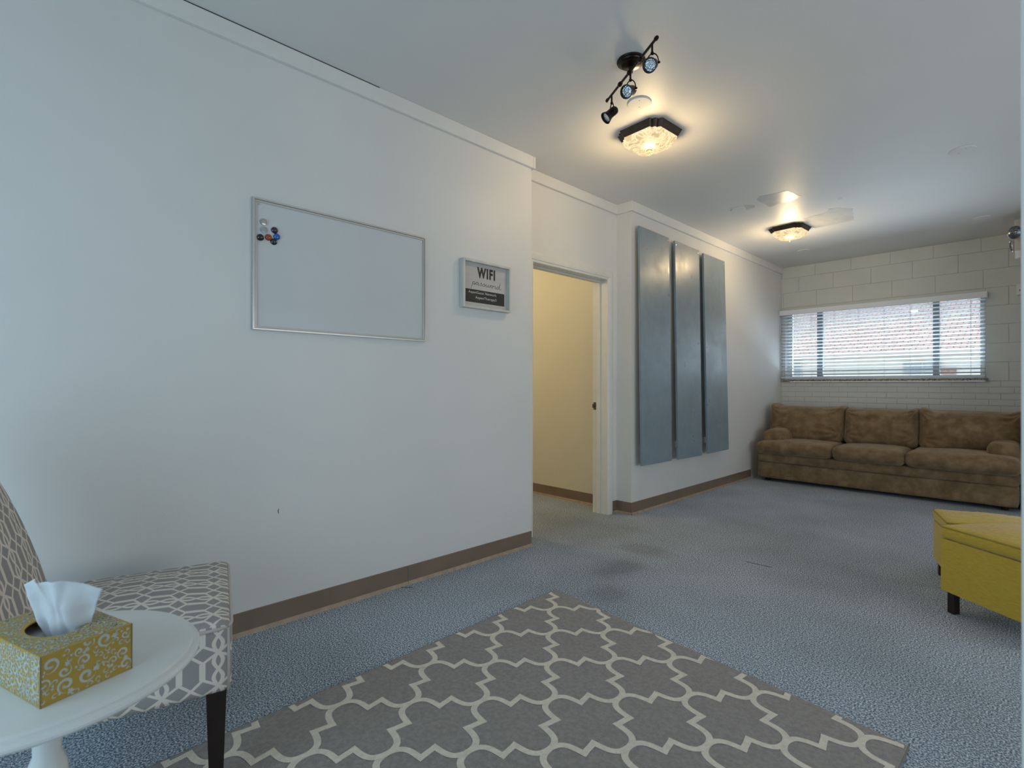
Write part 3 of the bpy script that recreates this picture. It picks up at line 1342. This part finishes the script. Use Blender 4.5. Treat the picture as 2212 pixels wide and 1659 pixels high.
# magnets
for (nm, y, z, c, lab, flat) in (
        ('silver', .787, 1.833, (.55, .56, .52), 'silver mirror-faced round magnet, topmost on the whiteboard', True),
        ('grey', .788, 1.798, (.36, .36, .39), 'translucent grey round magnet just under the silver one', True),
        ('purple', .835, 1.806, (.035, .012, .05), 'dark purple round glass magnet on the whiteboard', False),
        ('blue', .845, 1.778, (.01, .12, .42), 'bright blue round glass magnet on the whiteboard', False),
        ('black', .773, 1.760, (.006, .007, .007), 'black round magnet overlapping the left frame of the whiteboard', False),
        ('orange', .809, 1.768, (.36, .05, .015), 'orange red round glass magnet on the whiteboard', False),
        ('green', .832, 1.753, (.006, .028, .02), 'dark green round glass magnet, lowest of the cluster', False)):
    bm = bmesh.new()
    x = XL + (.0155 if nm == 'black' else .010)
    r = .0150
    pr = [(0, 0), (r, 0), (r, .003), (r * .93, .006), (r * .7, .0095), (r * .35, .0118), (0, .0125)] if not flat else \
        [(0, 0), (r, 0), (r * 1.02, .003), (r * .96, .006), (r * .80, .007), (0, .007)]
    lathe(bm, pr, 24, (x, y, z), align_z((1, 0, 0)))
    mm = gem(nm + ' magnet', c)
    if nm == 'silver':
        mm = mat('silver magnet', (.5, .5, .46), .25, metal=.85)
    o = finish('magnet', bm, mm, None, auto=40)
    tag(o, lab, 'magnet', 'round magnets on the whiteboard')

# ------------------------------------------------------------------ wifi sign
sy0, sy1, sz0, sz1 = 1.908, 2.300, 1.571, 1.866
GO = Vector((XL, (sy0 + sy1) / 2, sz0))
sg = empty('framed_sign', GO, 0, 'small whitewashed frame with a wifi password notice right of the whiteboard', 'sign')
sx = XL + .0005
rel(box('back_panel', sx, sx + .012, sy0 + .01, sy1 - .01, sz0 + .01, sz1 - .01, M['sign_face'], sg), GO)
for nm, a, b, c, d in (('frame_side', sy0, sy0 + .014, sz0, sz1), ('frame_side', sy1 - .014, sy1, sz0, sz1),
                       ('frame_side', sy0 + .014, sy1 - .014, sz0, sz0 + .014), ('frame_side', sy0 + .014, sy1 - .014, sz1 - .014, sz1)):
    rel(box(nm, sx, XL + .040, a, b, c, d, M['frame_wood'], sg, .0012, 1), GO)
band = rel(box('chalk_band', sx + .012, sx + .0135, 1.945, 2.264, 1.611, 1.690, M['chalkboard'], sg), GO)


def text(name, s, y0, y1, z, h, m, parent, off=None, x=XL + .0136, bold=0.0, rot=0):
    cu = bpy.data.curves.new(name, 'FONT')
    cu.body = s
    cu.size = 1
    cu.extrude = .01
    cu.offset = bold
    cu.space_character = 1.22 if bold > .03 else 1.06
    o = bpy.data.objects.new(name, cu)
    COL.objects.link(o)
    bpy.context.view_layer.update()
    dim = o.dimensions.copy()
    me = o.to_mesh().copy()
    o.to_mesh_clear()
    xs = [v.co.x for v in me.vertices]
    ys = [v.co.y for v in me.vertices]
    ax, bx_, ay, by = min(xs), max(xs), min(ys), max(ys)
    for v in me.vertices:
        u = (v.co.x - ax) / (bx_ - ax)
        w_ = (v.co.y - ay) / (by - ay)
        v.co = Vector((x + (v.co.z * .04), y0 + (y1 - y0) * u, z + h * w_ + rot * u))
    bpy.data.objects.remove(o)
    me.materials.clear()
    me.materials.append(m)
    ob = bpy.data.objects.new(name, me)
    COL.objects.link(ob)
    ob.parent = parent
    return rel(ob, GO) if parent is sg else ob


text('wifi_lettering', 'WIFI', 2.036, 2.184, 1.766, .066, M['ink'], sg, bold=.042)
S_ = [[(.0, -1.6), (.25, -.4), (.5, 1.0)],
      [(.32, .2), (.6, .9), (.95, 1.0), (1.08, .6), (.8, .1), (.45, .05), (.9, .1), (1.25, .5), (1.6, 1.0), (1.9, .85)],
      [(1.9, .85), (1.6, 1.0), (1.33, .6), (1.33, .15), (1.58, .0), (1.88, .5), (1.98, .95), (1.94, .3), (2.12, .0), (2.4, .3), (2.85, 1.1), (2.88, .7), (3.02, .25), (2.8, 0), (2.5, .1)],
      [(2.82, 0), (3.2, .3), (3.65, 1.1), (3.68, .7), (3.82, .25), (3.6, 0), (3.3, .1)],
      [(3.62, 0), (4.0, .4), (4.2, .95), (4.15, .3), (4.35, 0), (4.65, .35), (4.78, .95), (4.74, .3), (4.95, 0), (5.25, .4), (5.3, .95), (5.6, .8)],
      [(5.95, .9), (5.65, .85), (5.5, .35), (5.75, 0), (6.05, .3), (6.05, .8), (5.85, .95), (6.2, .8), (6.45, 1.0), (6.6, .85), (6.82, .85), (6.75, .3), (6.9, 0), (7.2, .3)],
      [(7.9, .8), (7.6, 1.0), (7.25, .6), (7.25, .1), (7.5, 0), (7.8, .4), (8.0, 1.1), (8.2, 2.3)],
      [(8.2, 2.3), (7.98, 1.0), (7.95, .3), (8.08, 0), (8.35, .05), (8.6, .4)]]


def smooth_pts(p, n=5):
    out = []
    for i in range(len(p) - 1):
        p0 = Vector(p[max(i - 1, 0)])
        p1 = Vector(p[i])
        p2 = Vector(p[i + 1])
        p3 = Vector(p[min(i + 2, len(p) - 1)])
        for k in range(n):
            t = k / n
            out.append(.5 * ((2 * p1) + (-p0 + p2) * t + (2 * p0 - 5 * p1 + 4 * p2 - p3) * t * t + (-p0 + 3 * p1 - 3 * p2 + p3) * t ** 3))
    out.append(Vector(p[-1]))
    return out


bm = bmesh.new()
for s in S_:
    pts = [(XL + .0131, 1.988 + q.x * .0293, 1.722 + q.y * .0165 - .0008 * q.x) for q in smooth_pts(s)]
    tube(bm, pts, .00105, 5)
rel(finish('password_lettering', bm, M['ink'], sg), GO)
text('chalk_lettering', 'AspenGuest Network:', 1.966, 2.196, 1.661, .020, M['chalk'], sg, x=XL + .0145, bold=-.006)
text('chalk_lettering', 'AspenTherapy3', 2.022, 2.194, 1.630, .021, M['chalk'], sg, x=XL + .0145, bold=-.006)


# ------------------------------------------------------------------ ceiling bowls
def ripple_square(hx, ch, amp, n=12):
    """square outline with rippled chamfered corners"""
    pts = []
    corners = [(1, 1), (-1, 1), (-1, -1), (1, -1)]
    for ci, (sx_, sy_) in enumerate(corners):
        a = Vector((sx_ * hx, sy_ * (hx - ch)))
        b = Vector((sx_ * (hx - ch), sy_ * hx))
        if ci % 2 == 1:
            a, b = b, a
        d = b - a
        nrm = Vector((sx_, sy_)).normalized()
        for k in range(n + 1):
            t = k / n
            pts.append(tuple(a + d * t + nrm * amp * (abs(math.sin(t * PI * 2.5 + PI / 2)) - .0) * (1 if 0 < k < n else 1)))
    return pts


def flush_lamp(cx, cy, label, power):
    root = empty('ceiling_lamp', (cx, cy, H), 0, label, 'ceiling lamp', 'bowl lamps on the ceiling')
    for nm, z0, z1, s0, s1, m in (('band', -.002, -.040, 1.0, .875, M['lamp_band']),):
        bm = bmesh.new()
        P = ripple_square(.156, .064, .013, 20)
        top = [bm.verts.new((x, y, z0)) for x, y in P]
        bot = [bm.verts.new((x * s1, y * s1, z1)) for x, y in P]
        ib = [bm.verts.new((x * s1 * .97, y * s1 * .97, z1)) for x, y in P]
        n = len(P)
        for i in range(n):
            j = (i + 1) % n
            bm.faces.new((top[i], top[j], bot[j], bot[i]))
            bm.faces.new((bot[i], bot[j], ib[j], ib[i]))
        bm.faces.new(top)
        finish('band', bm, m, root)
    # glass bowl following the same outline, rounding to the centre
    bm = bmesh.new()
    P = ripple_square(.156 * .855, .064 * .855, .011, 20)
    n = len(P)
    rings = []
    for k in range(11):
        t = k / 10
        r = math.cos(t * PI / 2) ** .62 if k < 10 else .0
        z = -.039 - .070 * math.sin(t * PI / 2)
        if k == 10:
            rings.append([bm.verts.new((0, 0, z))])
        else:
            rings.append([])
            for (x, y) in P:
                q = Vector((x, y))
                rr = q.length
                cir = q.normalized() * .145
                q = q.lerp(cir, t * .8) * r
                rings[-1].append(bm.verts.new((q.x, q.y, z)))
    for a, b in zip(rings, rings[1:]):
        for i in range(n):
            j = (i + 1) % n
            if len(b) == 1:
                bm.faces.new((a[i], a[j], b[0]))
            else:
                bm.faces.new((a[i], a[j], b[j], b[i]))
    finish('glass_bowl', bm, M['lampglass'], root, smooth=True)
    bm = bmesh.new()
    lathe(bm, [(0, -.104), (.010, -.104), (.018, -.108), (.014, -.115), (.006, -.119), (.0045, -.128), (.0055, -.131), (0, -.134)], 14)
    finish('finial', bm, M['gold'], root, smooth=True)
    bulb((cx, cy, H - .165), power, r=.05)
    return root


flush_lamp(-1.700, 2.812, 'lit bowl lamp with dark rippled bronze rim, near the track light', 7)
flush_lamp(-1.762, 5.520, 'lit bowl lamp with dark rippled bronze rim, farther one near the ceiling patches', 8.5)
bulb((-3.9, 2.6, 2.3), 16, (1, .80, .48), .12, 'hall_bulb')


# ------------------------------------------------------------------ track light
def track():
    root = empty('track_light', (-1.383, 2.121, H), 0, 'dark bronze track light with three spot heads on a slanting bar', 'track light')
    o_ = Vector(root.location)
    bm = bmesh.new()
    lathe(bm, [(0, 0), (.066, 0), (.068, -.004), (.066, -.009), (.060, -.011), (.057, -.016), (.050, -.019), (.046, -.024), (.028, -.028), (.012, -.032), (.008, -.06), (0, -.06)], 40)
    finish('canopy', bm, M['bronze'], root, auto=35)
    a, b = Vector((-1.599, 2.231, 2.605)), Vector((-1.167, 1.985, 2.605))
    bm = bmesh.new()
    tube(bm, [a, b], .0062, 10)
    for q in (a, b):
        lathe(bm, [(0, -.011), (.008, -.009), (.010, 0), (.008, .009), (0, .011)], 12, q, align_z(b - a))
    for t in (.30, .5, .71):
        q = a.lerp(b, t)
        lathe(bm, [(0, -.013), (.009, -.012), (.0115, -.004), (.0095, 0), (.0115, .004), (.009, .012), (0, .013)], 12, q, align_z(b - a))
    o = finish('bar', bm, M['bronze'], root, auto=35)
    o.location = -o_
    for (t, d, dz) in ((.105, (-.03, -.045, -.050), .082), (.52, (.004, -.062, -.034), .082), (.93, (.016, -.062, -.040), .080)):
        q = a.lerp(b, t)
        d = Vector(d).normalized()
        piv = q - Vector((0, 0, dz + .012))
        bm = bmesh.new()
        mt = align_z(d)
        lathe(bm, [(0, -.036), (.012, -.035), (.019, -.029), (.0225, -.018), (.0235, 0), (.0235, .020), (.0265, .031), (.0305, .040), (.0312, .046), (.0285, .046), (.0245, .036), (.0, .036)],
              28, piv, mt)
        h_ = finish('spot_head', bm, M['bronze'], root, auto=35)
        h_.location = -o_
        bm = bmesh.new()
        lathe(bm, [(.0242, .037), (.017, .0385), (.009, .040), (.0, .041)], 24, piv, mt)
        finish('reflector_lamp', bm, M['reflector'], h_, auto=20)
        bm = bmesh.new()
        st_ = q - Vector((0, 0, .044))
        tube(bm, [q, st_], .0048, 8)
        lathe(bm, [(0, -.007), (.0075, -.004), (.0075, .004), (0, .007)], 10, st_)
        side = d.cross(Vector((0, 0, 1))).normalized()
        arc = []
        for k in range(13):
            tt = PI * k / 12
            arc.append(piv + side * math.cos(tt) * .0285 + Vector((0, 0, 1)) * math.sin(tt) * (st_.z - piv.z))
        tube(bm, arc, .0027, 6)
        for s in (-1, 1):
            lathe(bm, [(0, -.003), (.005, -.003), (.005, .006), (0, .006)], 8, piv + side * s * .029, align_z(side * s))
        finish('yoke', bm, M['bronze'], h_)
    return root


track()

# blank round covers on the ceiling
for (x, y, r, lab) in ((-1.557, 2.471, .066, 'round white blank cover on the ceiling beside the track light'),
                       (-.380, 4.510, .072, 'round white blank cover alone at the right of the ceiling'),
                       (-1.888, 4.598, .060, 'round white blank cover beside the small bare ceiling patch'),
                       (-.413, 6.453, .068, 'round white blank cover near the far right corner of the ceiling'),
                       (-1.937, 6.547, .066, 'round white blank cover behind the farther bowl lamp')):
    root = empty('ceiling_cover', (x, y, H), 0, lab, 'ceiling cover', 'round blank covers on the ceiling')
    bm = bmesh.new()
    lathe(bm, [(0, -.006), (r * .93, -.006), (r, -.002), (r, 0), (0, 0)], 44)
    finish('plate', bm, M['disc'], root, auto=30)
    for s in (-1, 1):
        bm = bmesh.new()
        lathe(bm, [(0, -.0078), (.003, -.0072), (.0035, -.006), (0, -.006)], 8, (s * r * .28, -s * r * .42, 0))
        finish('screw', bm, M['card_grey'], root)

# ------------------------------------------------------------------ emergency light and sounder near the far right corner
EO = Vector((-.125, 6.5, 2.31))
em = empty('emergency_light', EO, 0, 'beige emergency light with two lamp heads high in the far right corner', 'emergency light')
rel(box('housing', -.192, -.125, 6.44, 6.74, 2.312, 2.592, M['beige_plastic'], em, .006, 2), EO)
rel(box('test_panel', -.188, -.15, 6.43, 6.47, 2.245, 2.312, M['white_plastic'], em, .003, 1), EO)
for (p, d, r) in (((-.186, 6.385, 2.470), (-.25, -1, -.12), .058), ((-.215, 6.52, 2.372), (-1, -.15, -.15), .055)):
    bm = bmesh.new()
    lathe(bm, [(0, -.055), (.02, -.053), (r * .72, -.030), (r * .98, -.006), (r, 0), (r * .93, .004), (r * .90, .001)], 28, p, align_z(d))
    hd = finish('lamp_head', bm, M['chrome'], em, auto=40)
    rel(hd, EO)
    bm = bmesh.new()
    lathe(bm, [(r * .91, .001), (r * .6, .008), (0, .013)], 28, p, align_z(d))
    finish('lens', bm, M['dark_reflector'], hd, smooth=True)
SO2 = Vector((-.17, YF, 2.02))
al = empty('sounder', SO2, 0, 'small white alarm box on the block wall right of the window', 'alarm')
rel(box('case', -.205, -.130, YF - .035, YF, 2.024, 2.136, M['white_plastic'], al, .008, 2), SO2)
rel(box('slot', -.182, -.176, YF - .0365, YF - .034, 2.062, 2.078, M['black'], al), SO2)

# ------------------------------------------------------------------ slipper chair
cen = Vector((-1.824, .490, 0))
fwd = Vector((.242, .970, 0)).normalized()
rt = Vector((fwd.y, -fwd.x, 0))          # towards the camera side
ch = empty('slipper_chair', cen, math.atan2(rt.y, rt.x), 'armless chair in grey and cream trellis fabric behind the round white table', 'chair')
# local frame: x = towards the camera side (rt), y = forward, z = up; seat from y=-.50 to 0, half width .295
HW = .295


def uv_box(o, swap=False):
    """UVs in metres by dominant local normal"""
    me = o.data
    uv = me.uv_layers.new(name='UVMap')
    for p in me.polygons:
        n = p.normal
        ax = max(range(3), key=lambda i: abs(n[i]))
        for li in p.loop_indices:
            c = me.vertices[me.loops[li].vertex_index].co
            if ax == 2:
                q = (c.x, c.y)
            elif ax == 0:
                q = (c.y, c.z + .02)
            else:
                q = (c.x, c.z + .02)
            uv.data[li].uv = q


ZT = .462


def seat_fn(P, e):
    return P


bm = bmesh.new()
cushion(bm, -HW, HW, -.56, 0, .262, ZT - .008, .022, (.003, .006, .012), (20, 20, 8), .001, 2)
o = finish('seat', bm, M['trellis'], ch, smooth=True)
uv_box(o)
bm = bmesh.new()
pts = []
rr = .040
for cx, cy, a0 in ((HW - rr, -rr, 0), (-HW + rr, -rr, 90), (-HW + rr, -.52 + rr, 180), (HW - rr, -.52 + rr, 270)):
    for k in range(6):
        t = R(a0 + 90 * k / 5)
        pts.append((cx + rr * math.cos(t) * 1.0, cy + rr * math.sin(t), ZT - .022))
# seat top pad sits inside the welt
bm2 = bmesh.new()
cushion(bm2, -HW + .004, HW - .004, -.55, -.004, ZT - .055, ZT - .012, .016, (0, 0, .030), (24, 24, 4), .0008, 7)
o = finish('seat_pad', bm2, M['trellis'], ch, smooth=True)
uv_box(o)
tube(bm, pts, .0048, 8, closed=True)
finish('welt', bm, M['tan_fabric'], ch, smooth=True)
for sx_ in (1, -1):
    bm = bmesh.new()
    tube(bm, [(sx_ * (HW - .008), -.008, .270), (sx_ * (HW - .006), -.007, .36), (sx_ * (HW - .008), -.009, ZT - .024)], .0040, 8)
    finish('welt', bm, M['tan_fabric'], ch, smooth=True)
# back: leaning slab with a rounded top
bm = bmesh.new()


def back_fn(P, e):
    z = e.z * .5 + .5
    P.y += -.20 * z ** 1.2
    P.x *= (1 - .62 * max(0, z - .30) ** 1.5)
    if e.z > 0:
        P.z -= .055 * e.x ** 2 * e.z ** 2
    return P


cushion(bm, -HW + .002, HW - .002, -.585, -.464, .28, 1.005, .040, (.0, .020, .0), (22, 6, 26), .001, 9, back_fn)
o = finish('backrest', bm, M['trellis'], ch, smooth=True)
uv_box(o)
for sx_ in (-1, 1):
    for (y0, y1) in ((-.060, -.012), (-.60, -.552)):
        bm = bmesh.new()
        x0 = sx_ * (HW - .052)
        x1 = sx_ * (HW - .002)
        xa, xb_ = min(x0, x1), max(x0, x1)
        a = [bm.verts.new(v) for v in ((xa, y0, .27), (xb_, y0, .27), (xb_, y1, .27), (xa, y1, .27))]
        t_ = .008
        zf = .0095 if sx_ > 0 else 0
        b = [bm.verts.new(v) for v in ((xa + t_, y0 + t_, zf), (xb_ - t_, y0 + t_, zf), (xb_ - t_, y1 - t_, zf), (xa + t_, y1 - t_, zf))]
        for i in range(4):
            j = (i + 1) % 4
            bm.faces.new((a[i], a[j], b[j], b[i]))
        bm.faces.new(a)
        bm.faces.new(b)
        finish('leg', bm, M['dark_wood'], ch)

# ------------------------------------------------------------------ side table
TC = Vector((-1.242, .037, 0))
TZ = .600
tb = empty('side_table', TC, 0, 'round white side table with a moulded edge holding the tissue box', 'table')
bm = bmesh.new()
lathe(bm, [(0, TZ), (.217, TZ), (.222, TZ - .0015), (.2245, TZ - .005), (.2245, TZ - .008), (.2305, TZ - .010), (.234, TZ - .015), (.234, TZ - .019), (.229, TZ - .024),
           (.220, TZ - .026), (.218, TZ - .030), (.205, TZ - .032), (0, TZ - .032)], 96)
finish('tabletop', bm, M['table'], tb, auto=25)
bm = bmesh.new()
lathe(bm, [(0, TZ - .032), (.07, TZ - .032), (.05, TZ - .05), (.022, TZ - .075), (.020, .44), (.028, .42), (.030, .40), (.022, .36), (.020, .30), (.032, .24), (.036, .20), (.028, .165), (.036, .15), (.036, .12), (0, .12)], 32)
finish('pedestal', bm, M['table'], tb, smooth=True)
for k in range(3):
    a = R(20 + 120 * k)
    bm = bmesh.new()
    ca, sa = math.cos(a), math.sin(a)
    tube(bm, [(ca * r, sa * r, z) for r, z in ((.02, .14), (.08, .13), (.14, .08), (.17, .035), (.195, .0235))], [.020, .018, .015, .013, .0135], 10)
    finish('foot', bm, M['table'], tb, smooth=True)

# ------------------------------------------------------------------ tissue box
# corners on the table: near corner B1, right corner B2, and the long side running away to the left
c1 = Vector((-1.074, .024))
c2 = Vector((-1.117, .144))
wv = (c2 - c1).normalized()
lv = Vector((-wv.y, wv.x))
if lv.x > 0:
    lv = -lv
WD, LD, HD = .127, .218, .079
mid = c1 + wv * WD / 2 + lv * LD / 2
TB = Vector((mid.x, mid.y, TZ + .0006))
tx = empty('tissue_box', TB, math.atan2(-lv.y, -lv.x), 'mustard and white scroll-printed tissue box on the round white table', 'tissue box')
# local x = towards the short side facing right/near (-lv), y across
ly = Vector((-(-lv.y), -lv.x)) if False else None


def yellow_card():
    m, nt, p = nodes('mustard card')
    p.inputs['Base Color'].default_value = (.43, .285, .034, 1)
    p.inputs['Roughness'].default_value = .45
    return m


M['card'] = yellow_card()
M['print'] = mat('pale scroll print', (.52, .55, .51), .5)
bm = bmesh.new()
# box with an oval opening in the top
a, b = LD / 2, WD / 2
ov = [(math.cos(2 * PI * k / 32) * .053, math.sin(2 * PI * k / 32) * .0385) for k in range(32)]
sq = []
for k in range(32):
    t = 2 * PI * k / 32
    c_, s_ = math.cos(t), math.sin(t)
    m_ = max(abs(c_) / a, abs(s_) / b)
    sq.append((c_ / m_, s_ / m_))
# snap nearest to the corners
for cx, cy in ((a, b), (-a, b), (-a, -b), (a, -b)):
    i = min(range(32), key=lambda q: (sq[q][0] - cx) ** 2 + (sq[q][1] - cy) ** 2)
    sq[i] = (cx, cy)
top_o = [bm.verts.new((x, y, HD)) for x, y in sq]
top_i = [bm.verts.new((x, y, HD)) for x, y in ov]
low_i = [bm.verts.new((x * 1.0, y * 1.0, HD - .002)) for x, y in ov]
bot = [bm.verts.new((x, y, 0)) for x, y in sq]
for i in range(32):
    j = (i + 1) % 32
    bm.faces.new((top_o[i], top_o[j], top_i[j], top_i[i]))
    bm.faces.new((top_o[i], top_o[j], bot[j], bot[i]))
    bm.faces.new((top_i[i], top_i[j], low_i[j], low_i[i]))
bm.faces.new(bot)
finish('carton', bm, M['card'], tx)
M['fold'] = mat('worn card fold', (.20, .15, .09), .7)
for sx_ in (-1, 1):
    for sy_ in (-1, 1):
        box('fold_edge', sx_ * a - .0008, sx_ * a + .0008, sy_ * b - .0008, sy_ * b + .0008, 0, HD, M['fold'], tx)
bm = bmesh.new()
bx(bm, -a + .006, a - .006, -b + .006, b - .006, .004, HD - .022)
finish('tissue_stack', bm, M['tissue'], tx)


# scroll print: tapered spirals and leaves laid on the faces (flat print)
def scrolls(face, U, V, n, seed, keep=None, sc=1.0, gap=.92):
    rg = random.Random(seed)
    bm = bmesh.new()
    placed = []
    tries = 0
    while len(placed) < n and tries < 6000:
        tries += 1
        u, v = rg.uniform(.004, U - .004), rg.uniform(.004, V - .004)
        s = rg.choice((.0055, .0075, .010, .013)) * sc
        if keep and not keep(u, v, s):
            continue
        if any((u - a_) ** 2 + (v - b_) ** 2 < (gap * (s + s2)) ** 2 for a_, b_, s2 in placed):
            continue
        placed.append((u, v, s))
        rot = rg.uniform(0, 2 * PI)
        hand = rg.choice((-1, 1))
        turns = 1.25 if s > .007 * sc else .8
        pts, wd = [], []
        K = 26
        for k in range(K + 1):
            t = k / K
            rr_ = s * (.16 + .84 * t)
            an = rot + hand * t * turns * 2 * PI
            pts.append(Vector((u + rr_ * math.cos(an) - .2 * s, v + rr_ * math.sin(an))))
            wd.append(s * (.17 * math.sin(PI * min(1, .12 + t * .95)) ** .6 + .015) * (1.9 if t < .12 else 1))
        for k in range(K):
            p, q = pts[k], pts[k + 1]
            d = (q - p)
            if d.length < 1e-9:
                continue
            d.normalize()
            nn = Vector((-d.y, d.x))
            quad = [p - nn * wd[k], q - nn * wd[k + 1], q + nn * wd[k + 1], p + nn * wd[k]]
            if all(0 <= c.x <= U and 0 <= c.y <= V for c in quad) and (not keep or all(keep(c.x, c.y, .0005) for c in quad)):
                bm.faces.new([bm.verts.new(face(c.x, c.y)) for c in quad])
        # leaf lobes at the tail
        tail = pts[-1]
        dirn = (pts[-1] - pts[-3]).normalized()
        for aoff, ln in ((0, .75), (.7, .55), (-.7, .55), (1.5, .4), (-1.5, .4)):
            an = math.atan2(dirn.y, dirn.x) + aoff
            dv = Vector((math.cos(an), math.sin(an)))
            nn = Vector((-dv.y, dv.x))
            L__ = ln * s
            poly = [tail, tail + dv * L__ * .5 - nn * L__ * .24, tail + dv * L__, tail + dv * L__ * .5 + nn * L__ * .24]
            if all(0 <= c.x <= U and 0 <= c.y <= V for c in poly) and (not keep or all(keep(c.x, c.y, .0005) for c in poly)):
                bm.faces.new([bm.verts.new(face(c.x, c.y)) for c in poly])
    me = bpy.data.meshes.new('scroll_print')
    bm.to_mesh(me)
    bm.free()
    me.materials.append(M['print'])
    o = bpy.data.objects.new('scroll_print', me)
    COL.objects.link(o)
    o.parent = tx


def off_opening(u, v, s):
    x, y = u - a, v - b
    return (x / (.053 + s)) ** 2 + (y / (.0385 + s)) ** 2 > 1.03


e_ = .0004
scrolls(lambda u, v: (a + e_, u - b, v), WD, HD, 70, 3)
scrolls(lambda u, v: (u - a, b + e_, v), LD, HD, 110, 4)
scrolls(lambda u, v: (u - a, -b - e_, v), LD, HD, 150, 5, gap=.62)
scrolls(lambda u, v: (u - a, v - b, HD + e_), LD, WD, 200, 6, keep=off_opening, sc=.85, gap=.74)

# tissue pulled up through the opening (world points, thin crumpled sheet)
def tissue():
    base_ = [Vector(p) for p in ((-1.222, .036, .650), (-1.205, .050, .642), (-1.188, .066, .640), (-1.176, .080, .646))]
    low = [Vector(p) for p in ((-1.232, .024, .690), (-1.208, .044, .672), (-1.185, .068, .668), (-1.166, .090, .684))]
    mid_ = [Vector(p) for p in ((-1.240, .014, .722), (-1.210, .046, .716), (-1.184, .062, .712), (-1.158, .100, .716))]
    top_ = [Vector(p) for p in ((-1.247, .006, .748), (-1.228, .026, .762), (-1.222, .032, .7555), (-1.192, .064, .762), (-1.170, .086, .753), (-1.150, .108, .741))]

    def samp(L_, t):
        q = t * (len(L_) - 1)
        i = min(int(q), len(L_) - 2)
        return L_[i].lerp(L_[i + 1], q - i)
    bm = bmesh.new()
    nu, nv = 40, 24
    g = []
    toward = Vector((.72, -.69, 0))
    for j in range(nv + 1):
        v = j / nv
        row = []
        for i in range(nu + 1):
            u = i / nu
            rows = [samp(base_, u), samp(low, u), samp(mid_, u), samp(top_, u)]
            q = v * 3
            k = min(int(q), 2)
            p = rows[k].lerp(rows[k + 1], q - k)
            fold = .014 * math.sin(u * PI * 1.0) * (.3 + .7 * v) + .010 * math.exp(-((u - .55) / .06) ** 2) * v
            fold += .005 * math.sin(u * 17 + v * 3) * (1 - v * .6) + .0035 * noise.noise(Vector((u * 5, v * 5, 2)))
            p = p + toward * fold
            row.append(bm.verts.new(p - TB))
        g.append(row)
    for j in range(nv):
        for i in range(nu):
            bm.faces.new((g[j][i], g[j][i + 1], g[j + 1][i + 1], g[j + 1][i]))
    me = bpy.data.meshes.new('tissue')
    bm.to_mesh(me)
    bm.free()
    me.materials.append(M['tissue'])
    for p in me.polygons:
        p.use_smooth = True
    o = bpy.data.objects.new('tissue', me)
    COL.objects.link(o)
    o.parent = tx
    o.rotation_euler = (0, 0, -tx.rotation_euler.z)
    md = o.modifiers.new('thickness', 'SOLIDIFY')
    md.thickness = .0006
    return o


tissue()
